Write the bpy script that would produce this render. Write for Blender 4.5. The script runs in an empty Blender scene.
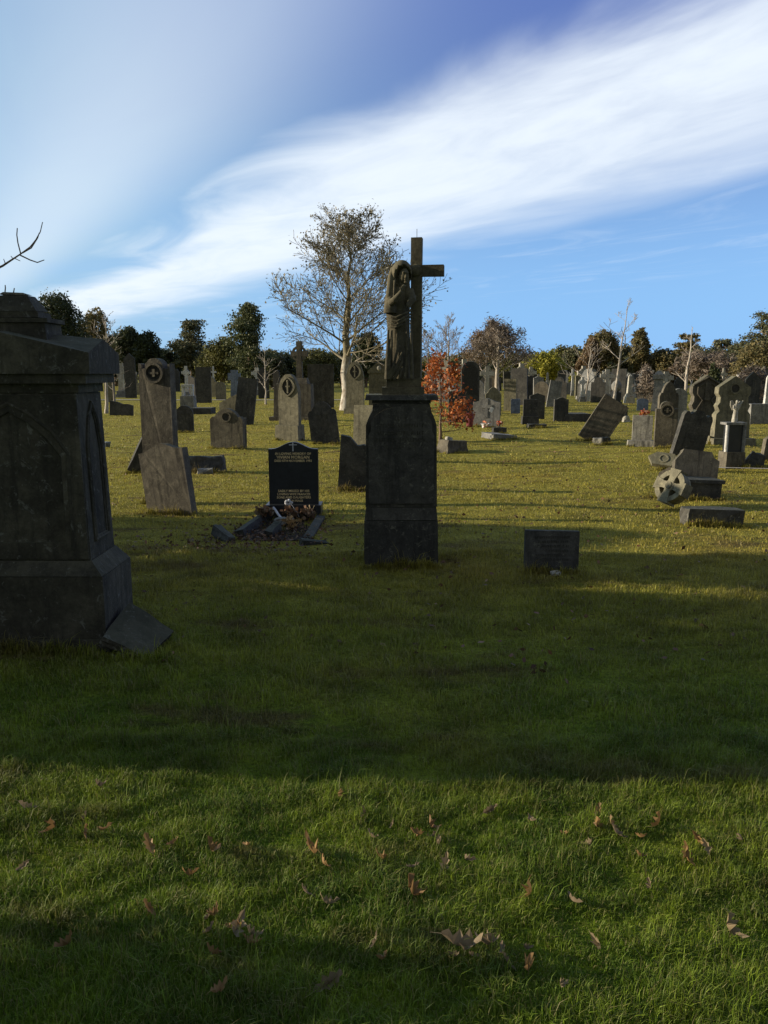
import bpy, bmesh, math, random
import numpy as np
from mathutils import Vector, Matrix, Euler

C = bpy.context.scene.collection
R = math.radians
random.seed(7)
rng = np.random.default_rng(7)

# ------------------------------------------------------------------ camera
EYE = 1.6
PITCH = R(9.93)
F = 800.0
cam_d = bpy.data.cameras.new('camera')
cam = bpy.data.objects.new('camera', cam_d)
C.objects.link(cam)
cam.location = (0, 0, EYE)
cam.rotation_euler = (R(90) - PITCH, 0, 0)
cam_d.sensor_fit = 'VERTICAL'
cam_d.sensor_height = 24.0
cam_d.lens = 24.0 * F / 1024.0
cam_d.clip_end = 2000
cam_d.clip_start = 0.05
bpy.context.scene.camera = cam

# ------------------------------------------------------------------ light
SUN_EL = R(13.5)
SUN_AZ = R(3.5)                     # sun stands square to the left
to_sun = Vector((-math.cos(SUN_EL) * math.cos(SUN_AZ), math.cos(SUN_EL) * math.sin(SUN_AZ), math.sin(SUN_EL)))
sun_d = bpy.data.lights.new('sun', 'SUN')
sun_d.energy = 5.0
sun_d.angle = R(0.55)
sun_d.color = (1.0, 0.86, 0.66)
sun = bpy.data.objects.new('sun', sun_d)
C.objects.link(sun)
sun.rotation_euler = to_sun.to_track_quat('Z', 'Y').to_euler()

SC = bpy.context.scene
SC.view_settings.view_transform = 'Standard'
SC.view_settings.look = 'None'
SC.view_settings.gamma = 1
SC.view_settings.use_curve_mapping = False
SC.view_settings.exposure = 0.5
SC.render.engine = 'CYCLES'
SC.cycles.max_bounces = 6
SC.cycles.transparent_max_bounces = 8


class NT:
    """tiny node-tree builder"""
    def __init__(s, tree):
        s.t = tree; s.n = tree.nodes; s.l = tree.links; s.n.clear()

    def new(s, kind, **kw):
        n = s.n.new(kind)
        for k, v in kw.items():
            setattr(n, k, v)
        return n

    def put(s, sock, v):
        if isinstance(v, bpy.types.NodeSocket):
            s.l.new(v, sock)
        else:
            if hasattr(sock.default_value, '__len__') and not hasattr(v, '__len__'):
                v = (v,) * len(sock.default_value)
            if hasattr(v, '__len__') and len(sock.default_value) == 4 and len(v) == 3:
                v = (*v, 1)
            sock.default_value = v

    def math(s, op, a, b=0.0, c=0.0, clamp=False):
        n = s.new('ShaderNodeMath', operation=op, use_clamp=clamp)
        s.put(n.inputs[0], a); s.put(n.inputs[1], b); s.put(n.inputs[2], c)
        return n.outputs[0]

    def mix(s, f, a, b, blend='MIX'):
        n = s.new('ShaderNodeMix', data_type='RGBA', blend_type=blend)
        s.put(n.inputs[0], f); s.put(n.inputs[6], a); s.put(n.inputs[7], b)
        return n.outputs[2]

    def ramp(s, f, lo, hi, a=0.0, b=1.0, smooth=True):
        n = s.new('ShaderNodeMapRange', interpolation_type='SMOOTHSTEP' if smooth else 'LINEAR')
        s.put(n.inputs[0], f)
        n.inputs[1].default_value = lo; n.inputs[2].default_value = hi
        n.inputs[3].default_value = a; n.inputs[4].default_value = b
        return n.outputs[0]

    def noise(s, vec, scale, detail=4, rough=0.55, dist=0.0):
        n = s.new('ShaderNodeTexNoise')
        s.put(n.inputs['Vector'], vec)
        n.inputs['Scale'].default_value = scale
        n.inputs['Detail'].default_value = detail
        n.inputs['Roughness'].default_value = rough
        n.inputs['Distortion'].default_value = dist
        return n.outputs[0]

    def vmul(s, v, m):
        n = s.new('ShaderNodeVectorMath', operation='MULTIPLY')
        s.put(n.inputs[0], v); s.put(n.inputs[1], m)
        return n.outputs[0]

    def vadd(s, v, m):
        n = s.new('ShaderNodeVectorMath', operation='ADD')
        s.put(n.inputs[0], v); s.put(n.inputs[1], m)
        return n.outputs[0]

    def sep(s, v):
        n = s.new('ShaderNodeSeparateXYZ'); s.put(n.inputs[0], v)
        return n.outputs

    def comb(s, x, y, z=0.0):
        n = s.new('ShaderNodeCombineXYZ')
        s.put(n.inputs[0], x); s.put(n.inputs[1], y); s.put(n.inputs[2], z)
        return n.outputs[0]


# ------------------------------------------------------------------ sky
world = bpy.data.worlds.new('World')
SC.world = world
world.use_nodes = True
W = NT(world.node_tree)
sky = W.new('ShaderNodeTexSky', sky_type='NISHITA', sun_disc=False)
sky.sun_elevation = SUN_EL
sky.sun_rotation = math.atan2(to_sun.x, to_sun.y)
sky.air_density = 1.0; sky.dust_density = 0.1; sky.ozone_density = 2.5
SKYK = 0.10
d = W.new('ShaderNodeTexCoord').outputs['Generated']
dx, dy, dz = W.sep(d)
zc = W.math('MAXIMUM', dz, 0.025)
px = W.math('DIVIDE', dx, zc)
py = W.math('DIVIDE', dy, zc)
# cirrus lie on a flat layer overhead; the big streak is a straight band across that layer
acr = W.math('ADD', W.math('MULTIPLY', px, 0.859), W.math('MULTIPLY', py, 0.512))
alo = W.math('ADD', W.math('MULTIPLY', px, -0.512), W.math('MULTIPLY', py, 0.859))
cv = W.comb(W.math('MULTIPLY', acr, 1.0), W.math('MULTIPLY', alo, 0.33), 0.0)
n1 = W.noise(cv, 1.3, 6, 0.52, 0.9)
n2 = W.noise(W.comb(acr, W.math('MULTIPLY', alo, 0.42), 3.7), 1.6, 6, 0.6, 0.8)
n0 = W.noise(cv, 0.55, 3, 0.5, 0.3)
wob = W.math('ADD', W.math('MULTIPLY', W.math('SUBTRACT', n1, 0.5), 1.25), W.math('MULTIPLY', W.math('SUBTRACT', n0, 0.5), 1.0))
ac2 = W.math('ADD', acr, wob)
band = W.math('MULTIPLY', W.ramp(ac2, 1.4, 2.2), W.ramp(ac2, 2.6, 4.3, 1.0, 0.0))
band = W.math('MULTIPLY', band, W.ramp(n2, 0.25, 0.62, 0.74, 1.0))
# thin veil to the left, towards the sun
az = W.math('DIVIDE', dx, W.math('MAXIMUM', dy, 0.05))
veil = W.math('MULTIPLY', W.ramp(az, -0.55, 0.22, 1.0, 0.0), W.ramp(n1, 0.2, 0.75, 0.7, 1.0))
veil2 = W.math('MULTIPLY', W.math('MULTIPLY', W.ramp(acr, 0.15, 0.9), W.ramp(acr, 0.95, 1.6, 1.0, 0.0)), W.ramp(az, -0.45, 0.22, 0.9, 0.0))
# small wisps under the big streak
wisp = W.math('MULTIPLY', W.ramp(n2, 0.5, 0.72), W.math('MULTIPLY', W.ramp(acr, 3.4, 4.2), W.ramp(acr, 5.5, 9.0, 1.0, 0.0)))
wisp = W.math('MULTIPLY', wisp, 0.16)
cl = W.math('MAXIMUM', W.math('MAXIMUM', band, wisp), W.math('MULTIPLY', veil2, 0.55))
skc = W.mix(1.0, sky.outputs[0], (SKYK, SKYK, SKYK), 'MULTIPLY')
skc = W.mix(1.0, skc, (1.0, 0.98, 1.25), 'MULTIPLY')
skc = W.mix(W.ramp(dz, 0.0, 0.30, 0.85, 0.0), skc, (0.155, 0.38, 0.72))
skc = W.mix(W.ramp(dz, 0.18, 0.5, 0.0, 0.55), skc, (0.095, 0.135, 0.43))
skc = W.mix(W.math('MULTIPLY', veil, 0.85), skc, (0.30, 0.45, 0.56))
skc = W.mix(W.math('MULTIPLY', cl, 0.94), skc, (0.64, 0.70, 0.76))
# unseen sky behind the camera, greyed to take blue out of the shade
skc = W.mix(W.ramp(dy, -0.5, 0.05, 0.85, 0.0), skc, (0.17, 0.175, 0.165))
bg = W.new('ShaderNodeBackground')
W.put(bg.inputs[0], skc); bg.inputs[1].default_value = 1.0
wo = W.new('ShaderNodeOutputWorld')
W.l.new(bg.outputs[0], wo.inputs[0])


# ------------------------------------------------------------------ helpers
def gz(x, y):
    return 0.022 * math.sin(x * 1.1 + 0.7) * math.sin(y * 0.8 + 1.1) + 0.015 * math.sin(x * 2.3 + y * 1.7) + 0.02 * math.sin(y * 0.35 + x * 0.21)


def ydist(py):
    """ground distance of a picture row"""
    return EYE / math.tan(math.atan((py - 512) / F) + PITCH)


def row(y):
    return 512 + F * math.tan(math.atan(EYE / y) - PITCH)


def depth(y, z=0.0):
    return y * math.cos(PITCH) + (EYE - z) * math.sin(PITCH)


def xat(px, y, z=0.0):
    return (px - 384) * depth(y, z) / F


def zat(py, y):
    return EYE + y * math.tan(math.atan((512 - py) / F) - PITCH)


def tag(o, label, cat, group=None, kind=None):
    if label: o['label'] = label
    if cat: o['category'] = cat
    if group: o['group'] = group
    if kind: o['kind'] = kind
    return o


def thing(name, label, cat, loc, rz=0.0, group=None):
    o = bpy.data.objects.new(name, None)
    C.objects.link(o)
    o.empty_display_size = 0.1
    o.location = loc
    o.rotation_euler = (0, 0, rz)
    return tag(o, label, cat, group)


def link_mesh(name, me, mat, parent=None, smooth=False):
    o = bpy.data.objects.new(name, me)
    C.objects.link(o)
    if mat is not None:
        me.materials.clear(); me.materials.append(mat)
    if parent is not None:
        o.parent = parent
    if smooth:
        me.polygons.foreach_set('use_smooth', [True] * len(me.polygons))
    return o


def obj(name, bm, mat, parent=None, smooth=False, bevel=0.0, rough=0.0):
    if bevel > 0:
        es = [e for e in bm.edges if len(e.link_faces) == 2 and e.calc_face_angle(0) > 0.35]
        try:
            bmesh.ops.bevel(bm, geom=es, offset=bevel, segments=2, affect='EDGES', clamp_overlap=True)
        except Exception:
            pass
    if rough > 0:
        for v in bm.verts:
            v.co += Vector((random.uniform(-1, 1), random.uniform(-1, 1), random.uniform(-1, 1))) * rough
    bmesh.ops.recalc_face_normals(bm, faces=bm.faces)
    me = bpy.data.meshes.new(name)
    bm.to_mesh(me); bm.free()
    return link_mesh(name, me, mat, parent, smooth)


def np_mesh(name, verts, faces, k, mat, parent=None):
    """verts (n,3), faces (m,k) arrays"""
    me = bpy.data.meshes.new(name)
    me.vertices.add(len(verts))
    me.vertices.foreach_set('co', np.asarray(verts, dtype=np.float32).ravel())
    m = len(faces)
    me.loops.add(m * k)
    me.loops.foreach_set('vertex_index', np.asarray(faces, dtype=np.int32).ravel())
    me.polygons.add(m)
    me.polygons.foreach_set('loop_start', np.arange(0, m * k, k, dtype=np.int32))
    me.update(calc_edges=True)
    return link_mesh(name, me, mat, parent)


def box(bm, x0, x1, y0, y1, z0, z1, top=None, M=None):
    """box; top=(dx,dy) insets the upper face"""
    tx, ty = top if top else (0, 0)
    co = [(x0, y0, z0), (x1, y0, z0), (x1, y1, z0), (x0, y1, z0),
          (x0 + tx, y0 + ty, z1), (x1 - tx, y0 + ty, z1), (x1 - tx, y1 - ty, z1), (x0 + tx, y1 - ty, z1)]
    v = [bm.verts.new(M @ Vector(c) if M else c) for c in co]
    for f in ((0, 3, 2, 1), (4, 5, 6, 7), (0, 1, 5, 4), (1, 2, 6, 5), (2, 3, 7, 6), (3, 0, 4, 7)):
        bm.faces.new([v[i] for i in f])
    return v


def prism(bm, pts, y0, y1, M=None, holes=None):
    """polygon in x-z swept along y (front at y0)"""
    a = [bm.verts.new((M @ Vector((p[0], y0, p[1]))) if M else (p[0], y0, p[1])) for p in pts]
    b = [bm.verts.new((M @ Vector((p[0], y1, p[1]))) if M else (p[0], y1, p[1])) for p in pts]
    n = len(pts)
    bm.faces.new(a); bm.faces.new(list(reversed(b)))
    for i in range(n):
        bm.faces.new([a[(i + 1) % n], a[i], b[i], b[(i + 1) % n]])


def ring(bm, cx, cz, y, ro, ri, th, n=28, arc=(0, 2 * math.pi), sx=1.0, sz=1.0):
    """flat ring in x-z, standing out from y by th"""
    closed = abs(arc[1] - arc[0] - 2 * math.pi) < 1e-4
    m = n if closed else n + 1
    q = []
    for i in range(m):
        t = arc[0] + (arc[1] - arc[0]) * i / n
        c, s = math.cos(t), math.sin(t)
        q.append([bm.verts.new((cx + ro * c * sx, y, cz + ro * s * sz)), bm.verts.new((cx + ri * c * sx, y, cz + ri * s * sz)),
                  bm.verts.new((cx + ri * c * sx, y - th, cz + ri * s * sz)), bm.verts.new((cx + ro * c * sx, y - th, cz + ro * s * sz))])
    for i in range(n if closed else n):
        a, b = q[i], q[(i + 1) % m]
        for j in range(4):
            bm.faces.new([a[j], b[j], b[(j + 1) % 4], a[(j + 1) % 4]])
    if not closed:
        bm.faces.new(q[0]); bm.faces.new(list(reversed(q[-1])))


def tube(bm, pts, rad, n=6, cap=True):
    rings = []
    up = Vector((0, 0, 1))
    prev = None
    for i, p in enumerate(pts):
        p = Vector(p)
        d_ = (Vector(pts[min(i + 1, len(pts) - 1)]) - Vector(pts[max(i - 1, 0)]))
        if d_.length < 1e-9: d_ = Vector((0, 0, 1))
        d_.normalize()
        if prev is None:
            a = d_.cross(up if abs(d_.z) < 0.95 else Vector((1, 0, 0))).normalized()
        else:
            a = (prev - d_ * prev.dot(d_)).normalized()
        prev = a
        b = d_.cross(a)
        r = rad[i] if hasattr(rad, '__len__') else rad
        rings.append([bm.verts.new(p + (a * math.cos(2 * math.pi * k / n) + b * math.sin(2 * math.pi * k / n)) * r) for k in range(n)])
    for i in range(len(rings) - 1):
        for k in range(n):
            bm.faces.new([rings[i][k], rings[i][(k + 1) % n], rings[i + 1][(k + 1) % n], rings[i + 1][k]])
    if cap:
        bm.faces.new(list(reversed(rings[0]))); bm.faces.new(rings[-1])


def ellip(bm, c, r, rot=None, seg=16, rings=10):
    M = Matrix.Translation(Vector(c)) @ (Euler(rot).to_matrix().to_4x4() if rot else Matrix()) @ Matrix.Diagonal((r[0], r[1], r[2], 1))
    return bmesh.ops.create_uvsphere(bm, u_segments=seg, v_segments=rings, radius=1, matrix=M)['verts']


def loft(bm, secs, n=24, cap=True):
    """secs: list of (z, cx, cy, rx, ry[, amp, k, phase]) superposed folds"""
    rr = []
    for s in secs:
        z, cx, cy, rx, ry = s[:5]
        amp, k, ph = (s[5:8] if len(s) > 5 else (0, 0, 0))
        q = []
        for i in range(n):
            t = 2 * math.pi * i / n
            f = 1 + amp * math.sin(k * t + ph) + amp * 0.5 * math.sin((k * 2 + 1) * t + ph * 1.7)
            q.append(bm.verts.new((cx + rx * f * math.cos(t), cy + ry * f * math.sin(t), z)))
        rr.append(q)
    for a, b in zip(rr[:-1], rr[1:]):
        for i in range(n):
            bm.faces.new([a[i], a[(i + 1) % n], b[(i + 1) % n], b[i]])
    if cap:
        bm.faces.new(list(reversed(rr[0]))); bm.faces.new(rr[-1])


# ------------------------------------------------------------------ materials
MATS = {}


def stone(name, c1, c2, lich=(0.30, 0.29, 0.22), la=0.35, streak=0.5, moss=0.3, mossc=(0.075, 0.08, 0.03), rough=0.9, bump=0.5, scale=1.0, spec=0.25):
    m = bpy.data.materials.new(name); m.use_nodes = True
    N = NT(m.node_tree)
    tc = N.new('ShaderNodeTexCoord')
    oi = N.new('ShaderNodeObjectInfo')
    off = N.comb(N.math('MULTIPLY', oi.outputs['Random'], 37.0), N.math('MULTIPLY', oi.outputs['Random'], 11.0), 0.0)
    v = N.vadd(tc.outputs['Object'], off)
    g = N.new('ShaderNodeNewGeometry')
    big = N.noise(v, 2.2 * scale, 5, 0.6)
    fine = N.noise(v, 55 * scale, 4, 0.7)
    mid = N.noise(v, 11 * scale, 6, 0.7, 0.4)
    st = N.noise(N.vmul(v, (1, 1, 0.09)), 14 * scale, 5, 0.7)
    col = N.mix(N.ramp(big, 0.32, 0.68), c1, c2)
    val = N.math('ADD', N.math('MULTIPLY', fine, 0.5), N.math('MULTIPLY', mid, 0.8))
    col = N.mix(1.0, col, N.comb(*(N.ramp(val, 0.4, 0.9, 0.42, 1.55, False),) * 3), 'MULTIPLY')
    sk = N.math('MULTIPLY', N.ramp(st, 0.48, 0.68), streak)
    col = N.mix(sk, col, N.mix(0.5, tuple(0.45 * a for a in c1), (0.02, 0.02, 0.018)))
    lf = N.math('MULTIPLY', N.ramp(N.noise(v, 16 * scale, 7, 0.75, 0.6), 0.56, 0.66), la)
    col = N.mix(lf, col, lich)
    # speckles of white lichen
    vo = N.new('ShaderNodeTexVoronoi'); N.put(vo.inputs['Vector'], v); vo.inputs['Scale'].default_value = 34 * scale
    sp = N.math('MULTIPLY', N.ramp(vo.outputs['Distance'], 0.0, 0.22, 1.0, 0.0), N.ramp(N.noise(v, 3.5 * scale, 3), 0.54, 0.66))
    col = N.mix(N.math('MULTIPLY', sp, la), col, tuple(min(1, a * 1.5) for a in lich))
    # moss settles on what faces up
    nz = N.sep(g.outputs['Normal'])[2]
    mo = N.math('MULTIPLY', N.ramp(N.math('ADD', nz, N.math('MULTIPLY', mid, 0.6)), 0.6, 1.2), moss)
    col = N.mix(mo, col, mossc)
    b = N.new('ShaderNodeBsdfPrincipled')
    N.put(b.inputs['Base Color'], col)
    b.inputs['Roughness'].default_value = rough
    b.inputs['Specular IOR Level'].default_value = spec
    bp = N.new('ShaderNodeBump'); bp.inputs['Strength'].default_value = bump; bp.inputs['Distance'].default_value = 0.012 / scale
    N.put(bp.inputs['Height'], N.math('ADD', N.math('MULTIPLY', fine, 0.35), mid))
    N.l.new(bp.outputs[0], b.inputs['Normal'])
    o = N.new('ShaderNodeOutputMaterial'); N.l.new(b.outputs[0], o.inputs[0])
    MATS[name] = m
    return m


def leafy(name, cols, trans=0.35, scale=1.5, rough=0.6):
    m = bpy.data.materials.new(name); m.use_nodes = True
    N = NT(m.node_tree)
    g = N.new('ShaderNodeNewGeometry')
    n = N.noise(g.outputs['Position'], scale, 3, 0.6)
    r = g.outputs['Random Per Island']
    col = N.mix(N.ramp(n, 0.35, 0.65), cols[0], cols[1])
    if len(cols) > 2:
        col = N.mix(N.ramp(r, 0.6, 1.0, 0, 0.9), col, cols[2])
    col = N.mix(1.0, col, N.comb(*(N.ramp(N.math('FRACT', N.math('MULTIPLY', r, 7.3)), 0, 1, 0.65, 1.35, False),) * 3), 'MULTIPLY')
    b = N.new('ShaderNodeBsdfPrincipled'); N.put(b.inputs['Base Color'], col)
    b.inputs['Roughness'].default_value = rough; b.inputs['Specular IOR Level'].default_value = 0.25
    t = N.new('ShaderNodeBsdfTranslucent'); N.put(t.inputs[0], col)
    mx = N.new('ShaderNodeMixShader'); mx.inputs[0].default_value = trans
    N.l.new(b.outputs[0], mx.inputs[1]); N.l.new(t.outputs[0], mx.inputs[2])
    o = N.new('ShaderNodeOutputMaterial'); N.l.new(mx.outputs[0], o.inputs[0])
    MATS[name] = m
    return m


def plain(name, c, rough=0.5, spec=0.5, metal=0.0, var=0.25, scale=20):
    m = bpy.data.materials.new(name); m.use_nodes = True
    N = NT(m.node_tree)
    tc = N.new('ShaderNodeTexCoord')
    n = N.noise(tc.outputs['Object'], scale, 4, 0.6)
    col = N.mix(N.ramp(n, 0.3, 0.7), tuple(a * (1 - var) for a in c), tuple(a * (1 + var) for a in c))
    b = N.new('ShaderNodeBsdfPrincipled'); N.put(b.inputs['Base Color'], col)
    b.inputs['Roughness'].default_value = rough; b.inputs['Specular IOR Level'].default_value = spec; b.inputs['Metallic'].default_value = metal
    o = N.new('ShaderNodeOutputMaterial'); N.l.new(b.outputs[0], o.inputs[0])
    MATS[name] = m
    return m


def bark(name, c1, c2, scale=8.0, patch=None):
    m = bpy.data.materials.new(name); m.use_nodes = True
    N = NT(m.node_tree)
    tc = N.new('ShaderNodeTexCoord')
    v = tc.outputs['Object']
    n = N.noise(N.vmul(v, (1, 1, 0.35)), scale, 6, 0.7)
    col = N.mix(N.ramp(n, 0.4, 0.62), c1, c2)
    if patch:
        z = N.sep(v)[2]
        up = N.ramp(N.math('ADD', z, N.math('MULTIPLY', n, 0.9)), patch[0], patch[1])
        col = N.mix(up, col, N.mix(N.ramp(n, 0.35, 0.6), patch[2], patch[3]))
    b = N.new('ShaderNodeBsdfPrincipled'); N.put(b.inputs['Base Color'], col)
    b.inputs['Roughness'].default_value = 0.85; b.inputs['Specular IOR Level'].default_value = 0.2
    bp = N.new('ShaderNodeBump'); bp.inputs['Strength'].default_value = 0.5; bp.inputs['Distance'].default_value = 0.02
    N.put(bp.inputs['Height'], n); N.l.new(bp.outputs[0], b.inputs['Normal'])
    o = N.new('ShaderNodeOutputMaterial'); N.l.new(b.outputs[0], o.inputs[0])
    MATS[name] = m
    return m


stone('soot', (0.045, 0.044, 0.040), (0.085, 0.08, 0.066), la=0.35, streak=0.6, moss=0.5)
stone('tombstone', (0.034, 0.032, 0.024), (0.078, 0.072, 0.052), lich=(0.2, 0.205, 0.18), la=0.5, streak=0.6, moss=0.35)
stone('statue_stone', (0.062, 0.055, 0.036), (0.125, 0.11, 0.068), lich=(0.3, 0.27, 0.17), la=0.25, streak=0.2, moss=0.3, bump=0.25)
stone('olive', (0.13, 0.12, 0.083), (0.20, 0.185, 0.125), lich=(0.36, 0.33, 0.2), la=0.4, streak=0.55, moss=0.3)
stone('grey', (0.15, 0.15, 0.142), (0.24, 0.235, 0.215), lich=(0.42, 0.41, 0.35), la=0.4, streak=0.5, moss=0.2)
stone('lichened', (0.05, 0.048, 0.042), (0.11, 0.105, 0.085), lich=(0.36, 0.35, 0.28), la=0.75, streak=0.3, moss=0.35)
stone('dark', (0.042, 0.042, 0.040), (0.08, 0.077, 0.068), la=0.3, streak=0.5, moss=0.3)
stone('brown', (0.075, 0.066, 0.05), (0.135, 0.12, 0.088), lich=(0.3, 0.27, 0.18), la=0.35, streak=0.7, moss=0.3)
stone('pale', (0.32, 0.30, 0.25), (0.44, 0.42, 0.35), lich=(0.6, 0.57, 0.45), la=0.3, streak=0.35, moss=0.15)
stone('white', (0.42, 0.42, 0.40), (0.58, 0.57, 0.53), lich=(0.5, 0.5, 0.42), la=0.2, streak=0.25, moss=0.05)
stone('blue_slate', (0.13, 0.16, 0.22), (0.2, 0.235, 0.30), lich=(0.3, 0.32, 0.34), la=0.2, streak=0.3, moss=0.1)
stone('mottled', (0.23, 0.22, 0.19), (0.34, 0.325, 0.28), lich=(0.55, 0.52, 0.4), la=0.5, streak=0.9, moss=0.25)
stone('granite', (0.012, 0.014, 0.017), (0.02, 0.022, 0.026), lich=(0.09, 0.09, 0.09), la=0.12, streak=0.0, moss=0.05, rough=0.38, bump=0.03, spec=0.5)
plain('gold', (0.85, 0.66, 0.34), 0.5, 0.5, 0.0)
plain('dark_and_shade', (0.045, 0.043, 0.038), 0.95, 0.1)  # near-black: paints shade into carved hollows, also colours the rod and lettering
plain('plastic_wrap', (0.55, 0.56, 0.58), 0.25, 0.6)
plain('terracotta', (0.17, 0.035, 0.04), 0.7, 0.3)
plain('white_paper', (0.75, 0.75, 0.73), 0.6, 0.3)
plain('soil', (0.035, 0.026, 0.018), 0.95, 0.1, scale=60)
leafy('dry_petals', [(0.20, 0.13, 0.07), (0.13, 0.06, 0.03), (0.26, 0.22, 0.14)], 0.2, 9)
leafy('red_petals', [(0.45, 0.06, 0.05), (0.5, 0.2, 0.05), (0.6, 0.5, 0.4)], 0.2, 9)
leafy('dead_leaf', [(0.38, 0.23, 0.09), (0.24, 0.14, 0.055), (0.48, 0.33, 0.16)], 0.25, 6)
leafy('litter', [(0.14, 0.07, 0.03), (0.075, 0.045, 0.025), (0.26, 0.16, 0.09)], 0.15, 3)
leafy('pale_leaf', [(0.34, 0.26, 0.15), (0.24, 0.18, 0.11), (0.42, 0.35, 0.24)], 0.25, 6)
leafy('yew', [(0.040, 0.052, 0.022), (0.065, 0.078, 0.03)], 0.2, 0.5)
leafy('pine', [(0.075, 0.09, 0.045), (0.12, 0.125, 0.06), (0.19, 0.16, 0.08)], 0.2, 0.6)
leafy('olive_leaf', [(0.10, 0.105, 0.035), (0.155, 0.15, 0.045)], 0.3, 0.5)
leafy('yellow_leaf', [(0.24, 0.24, 0.03), (0.36, 0.33, 0.045)], 0.3, 0.4)
leafy('cedar_warm', [(0.15, 0.125, 0.05), (0.20, 0.16, 0.065), (0.12, 0.13, 0.06)], 0.25, 0.5)
leafy('brown_leaf', [(0.15, 0.10, 0.055), (0.21, 0.14, 0.075), (0.13, 0.11, 0.06)], 0.3, 0.5)
leafy('twig_haze', [(0.15, 0.12, 0.09), (0.22, 0.18, 0.14)], 0.2, 0.6)
leafy('red_leaf', [(0.42, 0.12, 0.025), (0.22, 0.055, 0.017), (0.56, 0.24, 0.08)], 0.3, 4)
leafy('bud_leaf', [(0.24, 0.22, 0.15), (0.17, 0.155, 0.10), (0.42, 0.39, 0.29)], 0.2, 1.5)
leafy('ivy', [(0.07, 0.09, 0.035), (0.12, 0.135, 0.055), (0.2, 0.2, 0.11)], 0.2, 0.7)
bark('birch_bark', (0.55, 0.52, 0.45), (0.24, 0.20, 0.15), 7, (2.0, 3.0, (0.13, 0.115, 0.07), (0.20, 0.175, 0.11)))
bark('pale_bark', (0.50, 0.45, 0.38), (0.30, 0.26, 0.21), 9)
bark('brown_bark', (0.20, 0.14, 0.10), (0.12, 0.09, 0.065), 9)
bark('grey_bark', (0.30, 0.27, 0.23), (0.20, 0.17, 0.15), 9)


def grass_col(N, pos, r=None):
    x, y, z = N.sep(pos)
    p2 = N.comb(x, y, 0.0)
    big = N.noise(p2, 0.45, 4, 0.55)
    mid = N.noise(p2, 2.6, 5, 0.65)
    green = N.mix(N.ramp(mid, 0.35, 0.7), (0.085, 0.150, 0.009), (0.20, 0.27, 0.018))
    gold = N.mix(N.ramp(mid, 0.35, 0.7), (0.30, 0.245, 0.038), (0.41, 0.34, 0.06))  # dry-grass gold with the low sun's glow put into the colour
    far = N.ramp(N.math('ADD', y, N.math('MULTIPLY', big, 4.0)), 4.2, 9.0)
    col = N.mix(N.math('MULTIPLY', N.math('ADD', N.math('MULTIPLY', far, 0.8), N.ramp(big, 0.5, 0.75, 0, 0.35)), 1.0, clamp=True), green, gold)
    br = N.math('MULTIPLY', N.ramp(N.noise(N.vmul(p2, (0.6, 1.6, 1)), 1.2, 5, 0.7), 0.53, 0.66), 0.72)
    col = N.mix(br, col, (0.13, 0.085, 0.035))
    dk = N.ramp(N.noise(N.vmul(p2, (0.5, 1.3, 1)), 3.1, 4, 0.65), 0.5, 0.72, 1.0, 0.5)
    col = N.mix(1.0, col, N.comb(dk, dk, dk), 'MULTIPLY')
    if r is not None:
        col = N.mix(N.ramp(r, 0.66, 0.95, 0, 0.85), col, (0.22, 0.19, 0.07))
        col = N.mix(1.0, col, N.comb(*(N.ramp(N.math('FRACT', N.math('MULTIPLY', r, 9.7)), 0, 1, 0.6, 1.5, False),) * 3), 'MULTIPLY')
    return col


m = bpy.data.materials.new('turf'); m.use_nodes = True
N = NT(m.node_tree)
g = N.new('ShaderNodeNewGeometry')
pos = g.outputs['Position']
fine = N.noise(N.vmul(pos, (1, 1, 0)), 38, 5, 0.75)
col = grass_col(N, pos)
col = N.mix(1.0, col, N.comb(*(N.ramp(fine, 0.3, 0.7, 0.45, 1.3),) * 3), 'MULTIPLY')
b = N.new('ShaderNodeBsdfPrincipled'); N.put(b.inputs['Base Color'], col)
b.inputs['Roughness'].default_value = 0.95; b.inputs['Specular IOR Level'].default_value = 0.1
bp = N.new('ShaderNodeBump'); bp.inputs['Strength'].default_value = 0.9; bp.inputs['Distance'].default_value = 0.05
N.put(bp.inputs['Height'], N.math('ADD', fine, N.math('MULTIPLY', N.noise(pos, 5, 4), 1.2))); N.l.new(bp.outputs[0], b.inputs['Normal'])
o = N.new('ShaderNodeOutputMaterial'); N.l.new(b.outputs[0], o.inputs[0])
MATS['turf'] = m
m = bpy.data.materials.new('grass_blade'); m.use_nodes = True
N = NT(m.node_tree)
g = N.new('ShaderNodeNewGeometry')
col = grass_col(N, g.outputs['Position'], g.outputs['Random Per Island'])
b = N.new('ShaderNodeBsdfPrincipled'); N.put(b.inputs['Base Color'], col)
b.inputs['Roughness'].default_value = 0.55; b.inputs['Specular IOR Level'].default_value = 0.3
t = N.new('ShaderNodeBsdfTranslucent'); N.put(t.inputs[0], col)
mx = N.new('ShaderNodeMixShader'); mx.inputs[0].default_value = 0.35
N.l.new(b.outputs[0], mx.inputs[1]); N.l.new(t.outputs[0], mx.inputs[2])
o = N.new('ShaderNodeOutputMaterial'); N.l.new(mx.outputs[0], o.inputs[0])
MATS['grass_blade'] = m

# ------------------------------------------------------------------ ground
def axis(fine_lo, fine_hi, st, lim_lo, lim_hi):
    a = list(np.arange(fine_lo, fine_hi + 1e-6, st))
    s = st; v = fine_hi
    while v < lim_hi:
        s *= 1.35; v += s; a.append(min(v, lim_hi))
    s = st; v = fine_lo
    while v > lim_lo:
        s *= 1.35; v -= s; a.insert(0, max(v, lim_lo))
    return np.array(a)


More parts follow.
